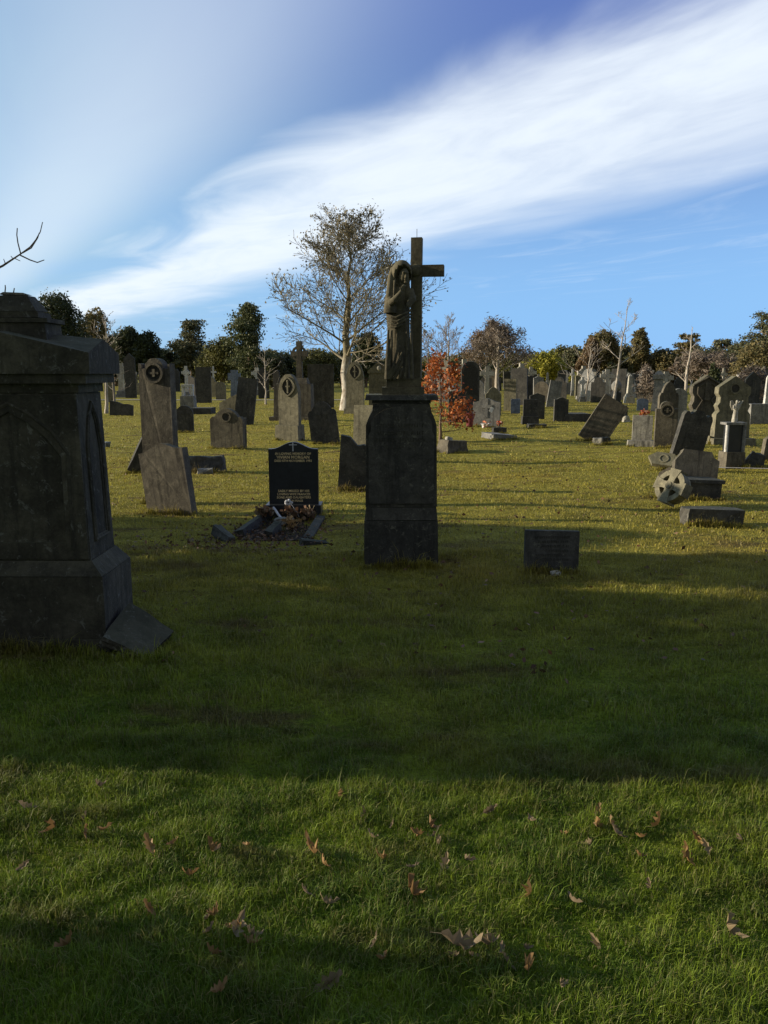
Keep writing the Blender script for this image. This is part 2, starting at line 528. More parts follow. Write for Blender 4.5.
gx = axis(-14, 14, 0.28, -700, 700)
gy = axis(-2, 26, 0.28, -120, 900)
X, Y = np.meshgrid(gx, gy)
Z = 0.022 * np.sin(X * 1.1 + 0.7) * np.sin(Y * 0.8 + 1.1) + 0.015 * np.sin(X * 2.3 + Y * 1.7) + 0.02 * np.sin(Y * 0.35 + X * 0.21)
fade = np.clip((60 - np.hypot(X, Y)) / 30, 0, 1)
Z = Z * fade
nx, ny = len(gx), len(gy)
idx = np.arange(nx * ny).reshape(ny, nx)
faces = np.stack([idx[:-1, :-1], idx[:-1, 1:], idx[1:, 1:], idx[1:, :-1]], -1).reshape(-1, 4)
gr = np_mesh('ground', np.stack([X, Y, Z], -1).reshape(-1, 3), faces, 4, MATS['turf'])
gr['kind'] = 'structure'
gr.data.polygons.foreach_set('use_smooth', [True] * len(gr.data.polygons))


# narrow gravel path across the left background
def strip(name, pts, w, z, mat):
    bm = bmesh.new(); prev = None
    for i, p in enumerate(pts):
        q = (bm.verts.new((p[0], p[1] - w / 2, z)), bm.verts.new((p[0], p[1] + w / 2, z)))
        if prev: bm.faces.new([prev[0], q[0], q[1], prev[1]])
        prev = q
    return obj(name, bm, mat)


stone('gravel', (0.30, 0.27, 0.22), (0.4, 0.37, 0.31), la=0.1, streak=0, moss=0, scale=2)
p_ = strip('path', [(-60, 47), (-20, 46.5), (-9, 46.2), (0, 46.5), (5, 47)], 0.8, 0.03, MATS['gravel'])
p_['kind'] = 'structure'
p_ = strip('path', [(5.4, 13.3), (8.5, 12.6), (14, 11.4)], 0.10, 0.035, MATS['gravel'])
p_['kind'] = 'structure'

# ------------------------------------------------------------------ outlines of headstones, x in -.5...5, z in 0..1
def arcpts(cx, cz, rx, rz, a0, a1, n):
    return [(cx + rx * math.cos(R(a0 + (a1 - a0) * i / n)), cz + rz * math.sin(R(a0 + (a1 - a0) * i / n))) for i in range(n + 1)]


def profile(style, w, h):
    """outline in metres, counter-clockwise from bottom left"""
    a = w / 2
    B = [(-a, 0), (a, 0)]
    if style == 'flat':
        return B + [(a, h), (-a, h)]
    if style == 'round':
        return B + arcpts(0, h - a, a, a, 0, 180, 16)
    if style == 'segment':
        return B + arcpts(0, h - a * 0.45, a, a * 0.45, 0, 180, 14)
    if style == 'gothic':
        k = min(h * 0.5, w * 0.95)
        out = []
        for i in range(9):
            t = i / 8
            out.append((a * (1 - t ** 1.7) if i < 8 else 0, h - k + k * math.sin(t * math.pi / 2)))
        return B + out + [(-x, z) for x, z in reversed(out[:-1])]
    if style == 'peak':
        return B + [(a, h * 0.9), (0, h), (-a, h * 0.9)]
    if style == 'gable':
        return B + [(a, h - w * 0.5), (0, h), (-a, h - w * 0.5)]
    if style == 'camber':            # flat shoulders and a soft hump
        k = w * 0.14
        pts = []
        for i in range(17):
            t = -1 + 2 * i / 16
            pts.append((-t * a, h - k + k * (0.5 + 0.5 * math.cos(math.pi * min(1, abs(t) * 1.15)))))
        return B + pts
    if style == 'shoulder':          # square shoulders and a round head
        r = a * 0.62
        return B + [(a, h - r * 1.15), (r, h - r * 1.15)] + arcpts(0, h - r, r, r, 0, 180, 12) + [(-r, h - r * 1.15), (-a, h - r * 1.15)]
    if style == 'notch':             # round head between little points
        r = a * 0.58
        return B + [(a, h * 0.965), (a * .86, h * 0.955), (a * 0.84, h * .93), (r, h - r)] + arcpts(0, h - r, r, r, 0, 180, 14)[1:-1] + [(-r, h - r), (-a * .8, h * .93), (-a * 0.82, h * 0.96), (-a, h * 0.965)]
    if style == 'ornate':            # wavy consoles up to a gable
        s = [(a, 0), (a * .97, h * .38), (a * 0.80, h * .44), (a * .92, h * .52), (a * .80, h * .58), (a * .78, h * .66), (a * .92, h * .72), (a * .9, h * .82), (0, h)]
        return [(-a, 0)] + s + [(-x, z) for x, z in reversed(s[1:-1])]
    if style == 'ogee':              # S-curved shoulders
        s = [(a, 0), (a, h * .74), (a * .86, h * .80), (a * .72, h * .80), (a * .62, h * .86), (a * .45, h * .93), (a * .2, h * .985), (0, h)]
        return [(-a, 0)] + s + [(-x, z) for x, z in reversed(s[1:-1])]
    if style == 'scroll':            # scrolled top with raised corners
        s = [(a, 0), (a, h * .86), (a * .9, h * .93), (a * .74, h * .95), (a * .6, h * .9), (a * .42, h * .93), (a * .28, h), (0, h * 1.0)]
        return [(-a, 0)] + s + [(-x, z) for x, z in reversed(s[1:-1])]
    if style == 'broken':            # snapped off on a slant
        return B + [(a, h * .78), (a * .5, h * .86), (a * .1, h * .83), (-a * .4, h * .97), (-a, h)]
    if style == 'slant':
        return B + [(a, h), (-a, h * 0.7)]
    raise ValueError(style)


HG = 'headstones standing in the grass'


def headstone(style, px, base, wpx, top, mat, label, rot=0, tilt=0, lean=0, thick=0.12, plinth=None, carve=None, name='headstone', cat='gravestone', group=HG, sink=0.04, y=None, far=False):
    """px/base/top are picture rows and columns the stone was measured at; everything is built at its real size and place"""
    if y is None: y = ydist(base)
    x = xat(px, y); s = depth(y) / F
    w = wpx * s
    h = zat(top, y)
    m_ = MATS[mat]
    z0 = gz(x, y) if y < 40 else 0
    if far:
        bm = bmesh.new()
        prism(bm, profile(style, w, h + sink), 0, thick)
        o = obj(name, bm, m_)
        o.location = (x, y, z0 - sink)
        o.rotation_euler = (R(-lean), R(tilt), R(rot))
        return tag(o, label, cat, group)
    root = thing(name, label, cat, (x, y, z0), R(rot), group)
    ph = 0.0
    if plinth:
        pw, ph = plinth[0] * s, plinth[1] * s
        bm = bmesh.new()
        box(bm, -pw / 2, pw / 2, -thick * 0.5 - 0.06, thick * 1.2 + 0.06, -sink, ph, (0.015, 0.015))
        obj('plinth', bm, m_, root, bevel=0.008, rough=0.002)
        sink_ = -ph - 0.003
    else:
        sink_ = sink
    holder = root
    bm = bmesh.new()
    hh = (h - (ph + 0.003 if plinth else 0)) / max(0.4, math.cos(R(tilt))) + (0 if plinth else sink)
    pr = profile(style, w, hh)
    prism(bm, pr, 0, thick)
    sl = obj('slab', bm, m_, root, bevel=0.009, rough=0.002)
    sl.location = (0, 0, -sink_ if plinth else -sink)
    sl.rotation_euler = (R(-lean), R(tilt), 0)
    if carve:
        bm = bmesh.new()
        if carve == 'roundel':
            r = w * 0.3; cz = hh - r * 1.45
            ring(bm, 0, cz, 0.002, r, r * 0.78, 0.03)
            obj('roundel', bm, m_, sl)
            bm = bmesh.new()
            prism(bm, arcpts(0, cz, r * 0.77, r * 0.62, 0, 345, 23), -0.004, 0.02)
            obj('recess_shade', bm, MATS['dark_and_shade'], sl)  # dark disc, slightly proud, painted as the shade inside the roundel
            bm = bmesh.new()
            box(bm, -r * 0.5, r * 0.5, -0.02, 0.0, cz - r * .1, cz + r * .12); box(bm, -r * .14, r * .14, -0.022, 0, cz - r * .35, cz + r * .4)
            obj('carved_emblem', bm, m_, sl)
        elif carve == 'roundel_small':
            r = w * 0.15; cz = hh * 0.80
            ring(bm, 0, cz, 0.002, r, r * 0.75, 0.02)
            obj('roundel', bm, m_, sl)
            bm = bmesh.new()
            prism(bm, arcpts(0, cz, r * 0.74, r * 0.74, 0, 345, 23), -0.004, 0.02)
            obj('recess_shade', bm, MATS['dark_and_shade'], sl)  # painted shade of the small roundel; nothing is cut in
        elif carve == 'vesica':
            k = min(hh * 0.4, w * 0.9); cz = hh - k * .62
            pts = []
            for i in range(11):
                t = i / 10; pts.append((w * .36 * math.sin(t * math.pi) ** .8, cz - k * .5 + k * t))
            out = pts + [(-x_, z_) for x_, z_ in reversed(pts[1:-1])]
            inn = [(x_ * 0.74, cz + (z_ - cz) * .84) for x_, z_ in out]
            n = len(out)
            A = [bm.verts.new((p[0], -0.03, p[1])) for p in out]; Bv = [bm.verts.new((p[0], -0.03, p[1])) for p in inn]
            A2 = [bm.verts.new((p[0], 0.003, p[1])) for p in out]; B2 = [bm.verts.new((p[0], 0.003, p[1])) for p in inn]
            for i in range(n):
                j = (i + 1) % n
                bm.faces.new([A[i], A[j], Bv[j], Bv[i]]); bm.faces.new([A[i], A2[i], A2[j], A[j]]); bm.faces.new([Bv[i], Bv[j], B2[j], B2[i]])
            obj('carved_border', bm, m_, sl)
            bm = bmesh.new(); prism(bm, inn, -0.004, 0.02)
            obj('recess_shade', bm, MATS['dark_and_shade'], sl)  # dark inlay giving the oval carving its painted shade
            bm = bmesh.new()
            box(bm, -w * .035, w * .035, -0.03, 0, cz - k * .32, cz + k * .25); ellip(bm, (0, -0.015, cz + k * .27), (w * .06, .02, w * .07), seg=8, rings=6)
            box(bm, -w * .10, w * .10, -0.026, 0, cz - k * .02, cz + k * .05)
            obj('carved_emblem', bm, m_, sl)
        elif carve == 'arch':
            ap = [(p[0] * .8, p[1] * .93) for p in profile('round' if hh > w else 'segment', w, hh)]
            ap = [(p[0], max(p[1], hh * .3)) for p in ap]
            prism(bm, ap, -0.005, 0.02)
            obj('carved_panel', bm, MATS['dark_and_shade'] if mat == 'dark' else m_, sl, bevel=0.003)
        elif carve == 'cross':
            cz = hh * .72
            box(bm, -w * .05, w * .05, -0.014, 0.003, cz - w * .4, cz + w * .3); box(bm, -w * .2, w * .2, -0.016, 0.003, cz - w * .05, cz + w * .07)
            obj('carved_emblem', bm, m_, sl)
        elif carve == 'canopy':       # moulded canopy over a sunk panel
            k = hh
            for sgn in (-1, 1):
                pts = [(sgn * w * .44, -0.02, k * .84), (0, -0.02, k * .965)]
                tube(bm, pts, 0.022, 6)
            obj('moulding', bm, m_, sl)
            bm = bmesh.new()
            for sgn in (-1, 1):
                tube(bm, [(sgn * w * .12, -0.01, k * .86), (sgn * w * .30, -0.01, k * .8), (sgn * w * .30, -0.01, k * .7), (sgn * w * .14, -0.01, k * .6), (sgn * w * .30, -0.01, k * .46), (sgn * w * .28, -0.01, k * .3)], 0.018, 6)
            box(bm, -w * .08, w * .08, -.03, .003, k * .6, k * .88)
            obj('carved_emblem', bm, m_, sl)
    return root


def cross_mesh(bm, h, span, t, d_, cz=0.72, cel=False, flare=0.0, y0=0.0):
    """latin or ringed cross outline, base at z=0"""
    a = t / 2; z1 = h * cz - a; z2 = h * cz + a; s = span / 2; f = flare
    pts = [(-a - f, 0), (a + f, 0), (a, z1), (s, z1 - f * .5), (s, z2 + f * .5), (a, z2), (a + f * .5, h), (-a - f * .5, h), (-a, z2), (-s, z2 + f * .5), (-s, z1 - f * .5), (-a, z1)]
    prism(bm, pts, y0, y0 + d_)


def cross_stone(px, base, top, wpx, mat, label, celtic=True, name='stone_cross', y=None, steps=2, rot=0, tpx=None, far=True, z0=0.0, group='stone crosses among the graves'):
    if y is None: y = ydist(base)
    x = xat(px, y); s = depth(y) / F
    h = zat(top, y); w = wpx * s
    m_ = MATS[mat]
    root = thing(name, label, 'stone cross', (x, y, 0), R(rot), group)
    sh = h * 0.2 if steps else 0.0
    if steps:
        bm = bmesh.new()
        for k in range(steps):
            q = w * (0.42 - 0.1 * k)
            box(bm, -q, q, -q * .8, q * .8, sh * k / steps - (0.05 if k == 0 else -0.002 * k), sh * (k + 1) / steps, (q * 0.08, q * .08))
        obj('plinth', bm, MATS['grey'], root, bevel=0.01)
    t = (tpx * s) if tpx else w * 0.26
    bm = bmesh.new()
    cross_mesh(bm, h - sh, w, t, t * 0.7, 0.74, flare=t * .15, y0=-t * .35)
    cr = obj('cross', bm, m_, root, bevel=0.008)
    cr.location.z = sh
    if celtic:
        bm = bmesh.new()
        rr = w * 0.36
        ring(bm, 0, (h - sh) * .74, t * .2, rr, rr * 0.72, t * .4, 24)
        obj('ring', bm, m_, cr)
    return root


def obelisk(px, base, top, wpx, mat, label, y=None, name='obelisk', rot=0):
    if y is None: y = ydist(base)
    x = xat(px, y); s = depth(y) / F; h = zat(top, y); w = wpx * s
    root = thing(name, label, 'obelisk', (x, y, 0), R(rot), 'obelisks in the far rows')
    bm = bmesh.new(); a = w / 2
    box(bm, -a, a, -a, a, -0.05, h * .22, (a * .05, a * .05)); box(bm, -a * .8, a * .8, -a * .8, a * .8, h * .222, h * .3, (a * .1, a * .1))
    obj('plinth', bm, MATS[mat], root, bevel=0.01)
    bm = bmesh.new()
    box(bm, -a * .6, a * .6, -a * .6, a * .6, h * .302, h * .93, (a * .25, a * .25)); 
    obj('shaft', bm, MATS[mat], root)
    bm = bmesh.new()
    box(bm, -a * .35, a * .35, -a * .35, a * .35, h * .932, h, (a * .33, a * .33))
    obj('point', bm, MATS[mat], root)
    return root


def block(px, base, wpx, hpx, mat, label, depth_m=0.25, rot=0, tilt=0, lean=0, name='stone_block', cat='stone block', y=None, rough=0.012, group='fallen stones in the grass', top=None, lift=0.0):
    if y is None: y = ydist(base)
    x = xat(px, y); s = depth(y) / F
    w, h = wpx * s, hpx * s
    bm = bmesh.new()
    box(bm, -w / 2, w / 2, 0, depth_m, -0.03, h, top)
    bmesh.ops.subdivide_edges(bm, edges=bm.edges[:], cuts=2, use_grid_fill=True)
    o = obj(name, bm, MATS[mat], None, rough=rough)
    o.location = (x, y, (gz(x, y) if y < 40 else 0) + lift)
    o.rotation_euler = (R(lean), R(tilt), R(rot))
    return tag(o, label, cat, group)


# ------------------------------------------------------------------ the big tomb at the left edge
def big_tomb(name, label, loc, rz=0, group=None):
    """local origin: middle of the front edge of the base, facing -y"""
    M_ = MATS['tombstone']
    root = thing(name, label, 'monument', loc, rz, group)
    bm = bmesh.new()
    box(bm, -.50, .50, -.03, .86, -.08, .10, (.01, .01))
    obj('step', bm, M_, root, bevel=.01, rough=.002)
    bm = bmesh.new()
    box(bm, -.47, .47, 0, .83, .102, .47)
    box(bm, -.47, .47, 0, .83, .472, .555, (.07, .07))
    obj('plinth', bm, M_, root, bevel=.008, rough=.002)
    # die, tapering upward, with sunk gothic panel: four stiles round a niche
    bm = bmesh.new()
    box(bm, -.395, .395, .085, .745, .557, 1.50, (.025, .02))
    die = obj('die', bm, M_, root, bevel=.006)
    # front stiles with a pointed opening
    bm = bmesh.new()
    op = [(-.27, .66), (.27, .66), (.27, 1.15), (.20, 1.25), (.10, 1.34), (0, 1.40), (-.10, 1.34), (-.20, 1.25), (-.27, 1.15)]
    outer = [(-.388, .565), (.388, .565), (.378, 1.15), (.374, 1.30), (.370, 1.49), (0, 1.49), (-.370, 1.49), (-.374, 1.30), (-.378, 1.15)]
    for j, (yo, pts_o, pts_i) in enumerate(((0.068, outer, op),)):
        A = [bm.verts.new((p[0], yo + .02 * (p[1] - .56), p[1])) for p in pts_o]
        Bv = [bm.verts.new((p[0], yo + .02 * (p[1] - .56), p[1])) for p in pts_i]
        A2 = [bm.verts.new((p[0], .125, p[1])) for p in pts_o]
        B2 = [bm.verts.new((p[0] * .94, .118, .02 + p[1] * .98)) for p in pts_i]
        n = len(A)
        for i in range(n):
            k = (i + 1) % n
            bm.faces.new([A[i], A[k], Bv[k], Bv[i]]); bm.faces.new([A[i], A2[i], A2[k], A[k]]); bm.faces.new([Bv[i], Bv[k], B2[k], B2[i]])
    obj('carved_border', bm, M_, root)
    # moulding that frames the arch
    bm = bmesh.new()
    arch = [(-.305, .62), (-.305, 1.17), (-.225, 1.29), (-.11, 1.385), (0, 1.445), (.11, 1.385), (.225, 1.29), (.305, 1.17), (.305, .62)]
    tube(bm, [(p[0], .072 + .02 * (p[1] - .56), p[1]) for p in arch], .012, 6)
    obj('moulding', bm, M_, root)
    # side niche with a narrow pointed arch (both sides)
    for sg in (1, -1):
        bm = bmesh.new()
        pts = [(.22, .66), (.60, .66), (.60, 1.20), (.52, 1.35), (.41, 1.44), (.30, 1.35), (.22, 1.20)]
        tube(bm, [(sg * (.398 - .026 * (p[1] - .55)), p[0], p[1]) for p in pts + [pts[0]]], .014, 6)
        tube(bm, [(sg * (.396 - .026 * (p[1] - .55)), .41 + (p[0] - .41) * .75, .04 + p[1] * .96) for p in pts + [pts[0]]], .010, 6)
        obj('side_moulding', bm, M_, root)
    # neck moulding under the cap
    bm = bmesh.new()
    box(bm, -.360, .360, .11, .72, 1.494, 1.606)
    box(bm, -.385, .385, .09, .74, 1.503, 1.558); box(bm, -.44, .44, .03, .80, 1.554, 1.610)
    obj('cornice', bm, M_, root, bevel=.012)
    # cap: low gables on all four sides
    bm = bmesh.new()
    zl, zc_, zt = 1.606, 1.72, 1.83
    x_, y0, y1 = .47, 0.0, .83; cy = (y0 + y1) / 2
    b0 = [bm.verts.new(c) for c in ((-x_, y0, zl), (x_, y0, zl), (x_, y1, zl), (-x_, y1, zl))]
    t0 = [bm.verts.new(c) for c in ((-x_, y0, zc_), (x_, y0, zc_), (x_, y1, zc_), (-x_, y1, zc_))]
    m0 = [bm.verts.new(c) for c in ((0, y0, zt), (x_, cy, zt - .03), (0, y1, zt), (-x_, cy, zt - .03))]
    ce = bm.verts.new((0, cy, zt + .015))
    bm.faces.new(list(reversed(b0)))
    for i in range(4):
        k = (i + 1) % 4
        bm.faces.new([b0[i], b0[k], t0[k], m0[i], t0[i]])
        bm.faces.new([t0[i], m0[i], ce, m0[i - 1]])
    obj('cap', bm, M_, root, bevel=.012, rough=.001)
    bm = bmesh.new()
    box(bm, -.205, .205, .22, .61, 1.78, 1.885, (.01, .01)); box(bm, -.215, .215, .21, .62, 1.887, 1.91)
    obj('finial_base', bm, M_, root, bevel=.012)
    bm = bmesh.new()
    box(bm, -.155, .155, .27, .56, 1.912, 1.95, (.0, .0)); box(bm, -.145, .145, .28, .55, 1.952, 2.04, (.06, .05)); box(bm, -.075, .075, .34, .49, 2.042, 2.055, (.02, .02))
    obj('finial', bm, M_, root, bevel=.014, rough=.004)
    return root


tb = big_tomb('tomb_monument', 'massive dark stone tomb with gothic arched panel and heavy cap at the left edge', (-2.06, 4.36, 0), 0)
tb.scale = (1.02, .60, .99)
big_tomb('tomb_monument', 'added copy of the arched tomb out of view at left, for shade', (-4.3, 3.12, 0), R(0))  # unseen second tomb added to throw shade across the near lawn

# broken slab resting against the foot of the tomb
bm = bmesh.new()
v = [bm.verts.new(c) for c in ((-.16, -.16, 0), (.10, -.20, 0), (.20, .10, 0), (-.10, .20, 0), (-.16, -.16, .05), (.10, -.20, .05), (.20, .10, .05), (-.10, .20, .05))]
for f in ((0, 3, 2, 1), (4, 5, 6, 7), (0, 1, 5, 4), (1, 2, 6, 5), (2, 3, 7, 6), (3, 0, 4, 7)): bm.faces.new([v[i] for i in f])
bmesh.ops.subdivide_edges(bm, edges=bm.edges[:], cuts=3, use_grid_fill=True)
o = obj('broken_slab', bm, MATS['tombstone'], None, rough=.006)
o.location = (-1.455, 4.47, .09); o.rotation_euler = (R(22), R(26), R(12))
tag(o, 'broken flat slab leaning against the foot of the big arched tomb', 'stone slab')

# ------------------------------------------------------------------ the statue monument in the middle
MX, MY = xat(401, ydist(568)), ydist(568)
def pz(py, y=None): return zat(py, MY if y is None else y)
mon = thing('statue_monument', 'tall dark pedestal carrying a hooded mourner clinging to a stone cross', 'monument', (MX, MY, 0))
S = MATS['soot']
k = depth(MY) / F
hw = 37 * k
bm = bmesh.new()
box(bm, -hw, hw, 0, .42, -.06, pz(521), (.006, .01))
obj('base', bm, S, mon, bevel=.012, rough=.004)
bm = bmesh.new()
box(bm, -hw * .975, hw * .975, .01, .41, pz(520.5), pz(508), (.01, .01))
obj('band', bm, S, mon, bevel=.005)
bm = bmesh.new()
a = hw * .965; z0 = pz(507.5); z1 = pz(404)
sh = [(-a, z0), (a, z0), (a * .965, z1 - .17), (a * .88, z1 - .10), (a * .80, z1 - .055), (a * .78, z1), (-a * .78, z1), (-a * .80, z1 - .055), (-a * .88, z1 - .10), (-a * .965, z1 - .17)]
prism(bm, sh, .03, .39)
obj('die', bm, S, mon, bevel=.010, rough=.003)
# raised arched panel on the front
bm = bmesh.new()
pa = a * .9; pt = z1 - .015
pan = [(-pa, z0 + .03), (pa, z0 + .03), (pa, pt - .24)] + [(pa * .93, pt - .20), (pa * .93, pt - .13), (pa * .78, pt - .075), (pa * .5, pt - .03), (pa * .2, pt - .006), (-pa * .2, pt - .006), (-pa * .5, pt - .03), (-pa * .78, pt - .075), (-pa * .93, pt - .13), (-pa * .93, pt - .20), (-pa, pt - .24)]
prism(bm, pan, .012, .05)
obj('inscription_panel', bm, S, mon, bevel=.005)
# worn, unreadable lettering: rows of shallow chisel strokes
bm = bmesh.new()
rr_ = random.Random(3)
for row_i, (zz, hw_) in enumerate(((pt - .10, .05), (pt - .155, .17), (pt - .215, .19), (pt - .27, .20), (pt - .325, .12))):
    x = -hw_
    while x < hw_:
        if rr_.random() > .14:
            t_ = rr_.random()
            box(bm, x, x + .0045, .009, .014, zz - .014, zz + .014)
            if t_ > .4: box(bm, x + .0046, x + .013, .009, .014, zz + (.009 if t_ > .7 else -.014), zz + (.014 if t_ > .7 else -.009))
        x += .021
obj('worn_lettering', bm, MATS['tombstone'], mon)
bm = bmesh.new()
box(bm, -a * .80, a * .80, .05, .37, z1 + .002, z1 + .03); 
q = [(a * .84, z1 + .032), (a * .98, pz(399))]
box(bm, -a * .86, a * .86, .035, .385, z1 + .032, pz(400.5))
box(bm, -35.5 * k, 35.5 * k, .0, .42, pz(400.5) + .002, pz(395), (.008, .008))
obj('cornice', bm, S, mon, bevel=.008)
bm = bmesh.new()
PY = MY + .21
ox = (403 - 401) * k
box(bm, ox - 21 * k, ox + 20 * k, .07, .36, pz(395) + .002, pz(387.5)); box(bm, ox - 17 * k, ox + 17.5 * k, .10, .33, pz(387.5) + .002, pz(378.5), (.004, .004))
obj('steps', bm, MATS['statue_stone'], mon, bevel=.006)
ZB = pz(378.5)                       # top of the steps = foot of figure
# cross (stands behind the figure)
kk = depth(MY + .22, 1.8) / F
cxx = (416 - 401) * kk
bm = bmesh.new()
ztop = zat(238, MY + .24); zarm = zat(271, MY + .24)
u = 5.2 * kk
h_ = ztop - ZB; a1 = zarm - ZB - u; a2 = zarm - ZB + u; sp = 27 * kk
pts = [(-u * 1.02, 0), (u * 1.02, 0), (u, a1), (sp, a1 - .002), (sp, a2), (u, a2), (u * 1.03, h_), (-u * 1.03, h_), (-u, a2), (-sp, a2), (-sp, a1 - .002), (-u, a1)]
prism(bm, pts, .20, .285)
cr = obj('cross', bm, MATS['statue_stone'], mon, bevel=.006, rough=.001)
cr.location = (cxx, 0, ZB); cr.rotation_euler = (0, 0, R(-9))
cr.location.x -= .24 * math.sin(R(9)); cr.location.y += .24 * (1 - math.cos(R(9)))
bm = bmesh.new()
ellip(bm, (0, .195, a1 + u), (5.8 * kk, .022, 5.8 * kk), seg=20, rings=12)
obj('boss', bm, MATS['statue_stone'], cr, smooth=True)
bm = bmesh.new()
tube(bm, [(0, .24, h_), (0, .24, h_ + .07)], .0022, 5)
obj('metal_rod', bm, MATS['dark_and_shade'], cr)

# figure: union of carved volumes, remeshed into one skin. P() takes picture columns/rows of the figure
def P(px_, py_, dy=0.0):
    return ((px_ - 401) * kk, .13 + dy, zat(py_, MY + .16) - ZB)
bm = bmesh.new()
def sec(py_, l, r_, dep, cy=.15, amp=0, kf=0, ph=0):
    c = P((l + r_) / 2, py_)
    return (c[2], c[0], cy, (r_ - l) / 2 * kk, dep, amp, kf, ph)
loft(bm, [sec(379, 387, 411, .085, .19, .06, 7, .3), sec(374, 386.5, 411, .085, .19, .08, 7, .2), sec(362, 387, 410, .082, .19, .08, 7, .1), sec(345, 387, 409, .08, .19, .07, 7, 0),
          sec(330, 387, 409, .08, .19, .04, 6, 0), sec(318, 386.5, 409, .08, .19, .03, 5, 0), sec(308, 386, 409, .082, .19, .02, 4, 0), sec(298, 386.5, 409, .082, .19),
          sec(290, 388, 408, .075, .19), sec(284, 391, 406, .06, .19), sec(279, 394, 407, .045, .19), sec(275, 396, 405, .04, .19)], 40)
# hood: hollow-fronted ellipsoid over the head
hv = ellip(bm, P(400.5, 274, .03), (10.6 * kk, .085, 13.5 * kk), (R(8), R(6), R(18)), 32, 20)
fc = Vector(P(402.5, 277, -.045))
for v_ in hv:
    q_ = (v_.co - fc)
    e = (q_.x / (.062)) ** 2 + (q_.z / (.082)) ** 2
    if v_.co.y < P(0, 0, .01)[1] and e < 1:
        v_.co.y += .10 * (1 - e) ** .4
# face with brow, nose, lips, chin, turned down to the right
fx, fy, fz = P(402.8, 276.5, -.002)
ellip(bm, (fx, fy, fz), (.040, .042, .062), (R(10), R(8), R(22)), 20, 14)
ellip(bm, (fx + .014, fy - .040, fz - .006), (.007, .014, .017), (R(20), R(8), R(20)), 10, 8)
ellip(bm, (fx + .012, fy - .034, fz + .024), (.026, .012, .010), (0, R(8), R(22)), 12, 8)
ellip(bm, (fx + .015, fy - .036, fz - .031), (.012, .009, .0045), (0, R(8), R(22)), 10, 6)
ellip(bm, (fx + .015, fy - .026, fz - .050), (.016, .014, .012), (0, R(8), R(22)), 10, 8)
tube(bm, [P(402, 283, .0), P(401, 290, .03)], [.03, .035], 12)
# veil hanging from the hood over both shoulders
tube(bm, [P(393, 268, .02), P(390.5, 277, .0), P(390, 286, -.01), P(389, 296, -.02), P(388, 306, -.01)], [.022, .026, .03, .03, .02], 12)
tube(bm, [P(406, 272, .03), P(406.5, 282, .02), P(407, 294, .01), P(407, 304, .02)], [.016, .02, .024, .018], 12)
tube(bm, [P(394, 281, -.045), P(393.5, 291, -.06), P(393, 300, -.065)], [.008, .008, .005], 8)
# left sleeve hanging wide to its hem
loft(bm, [sec(313.5, 383.2, 396.8, .062, .125, .05, 5, 1), sec(309, 383.3, 396.3, .062, .125, .04, 5, 1), sec(300, 384.6, 395, .055, .13, .04, 4, 1), sec(291, 386.4, 394.5, .048, .14), sec(284, 389, 394, .03, .15)], 24)
# bent forearm and hand at the breast
tube(bm, [P(390, 304, -.05), P(394, 301, -.085), P(398, 296, -.095), P(400.5, 292.5, -.098)], [.030, .027, .02, .015], 12)
hp = Vector(P(401.6, 291, -.098))
ellip(bm, hp, (.016, .010, .020), (0, R(35), 0), 12, 8)
for i, (dxf, ln) in enumerate(((-.011, .024), (-.003, .029), (.005, .027), (.012, .021))):
    s_ = hp + Vector((dxf, -.003, .012)); 
    tube(bm, [s_, s_ + Vector((.007, -.003, ln * .55)), s_ + Vector((.015, .003, ln))], [.0052, .0048, .004], 7)
tube(bm, [hp + Vector((-.010, -.005, -.004)), hp + Vector((-.019, -.006, .008)), hp + Vector((-.020, -.004, .018))], [.0055, .005, .004], 7)
# right arm reaching across to hold the post
tube(bm, [P(409, 290, .03), P(411, 300, -.01), P(408, 305, -.06), P(412, 300, -.02), P(414, 296, .02)], [.034, .034, .028, .022, .014], 12)
# sash gathered at the waist, rising towards the cross
for (a_, b_, c_, rr2) in (((387, 315), (396, 318), (411, 310), .010), ((387, 318.5), (397, 322), (412, 312.5), .011), ((386.8, 322), (396, 325.5), (411.5, 316), .010), ((386.8, 326), (395, 328), (405, 323), .007)):
    tube(bm, [P(*a_, -.01), P((a_[0] + b_[0]) / 2 - .5, (a_[1] + b_[1]) / 2 + .6, -.055), P(*b_, -.068), P((b_[0] + c_[0]) / 2, (b_[1] + c_[1]) / 2, -.062), P(*c_, .0)], [rr2 * .9, rr2, rr2, rr2 * .9, rr2 * .6], 8)
# deep folds of the skirt
for pts_, r2 in ((((388, 330), (387.5, 350), (386.8, 366), (386.5, 379)), .016), (((391.5, 330), (391, 346), (388.5, 366), (386.8, 378)), .014),
                 (((397, 334), (397, 350), (393, 366), (387.5, 377)), .011), (((401.5, 352), (399, 360), (394.5, 370), (389, 379)), .013), (((402.5, 356), (401, 364), (397, 373), (393.5, 379.5)), .012),
                 (((406, 330), (406.5, 350), (406, 366), (404, 379)), .012), (((410, 320), (410.5, 345), (411, 365), (411, 379)), .013), (((402, 366), (401, 371), (399.5, 376), (398.5, 379.5)), .009)):
    tube(bm, [P(pts_[0][0], pts_[0][1], -.028), P(pts_[1][0], pts_[1][1], -.05), P(pts_[2][0], pts_[2][1], -.058), P(pts_[3][0], pts_[3][1], -.05)], [r2 * .5, r2, r2 * 1.1, r2 * 1.2], 8)
bmesh.ops.recalc_face_normals(bm, faces=bm.faces)
me = bpy.data.meshes.new('figure_raw'); bm.to_mesh(me); bm.free()
tmp = bpy.data.objects.new('figure_raw', me); C.objects.link(tmp)
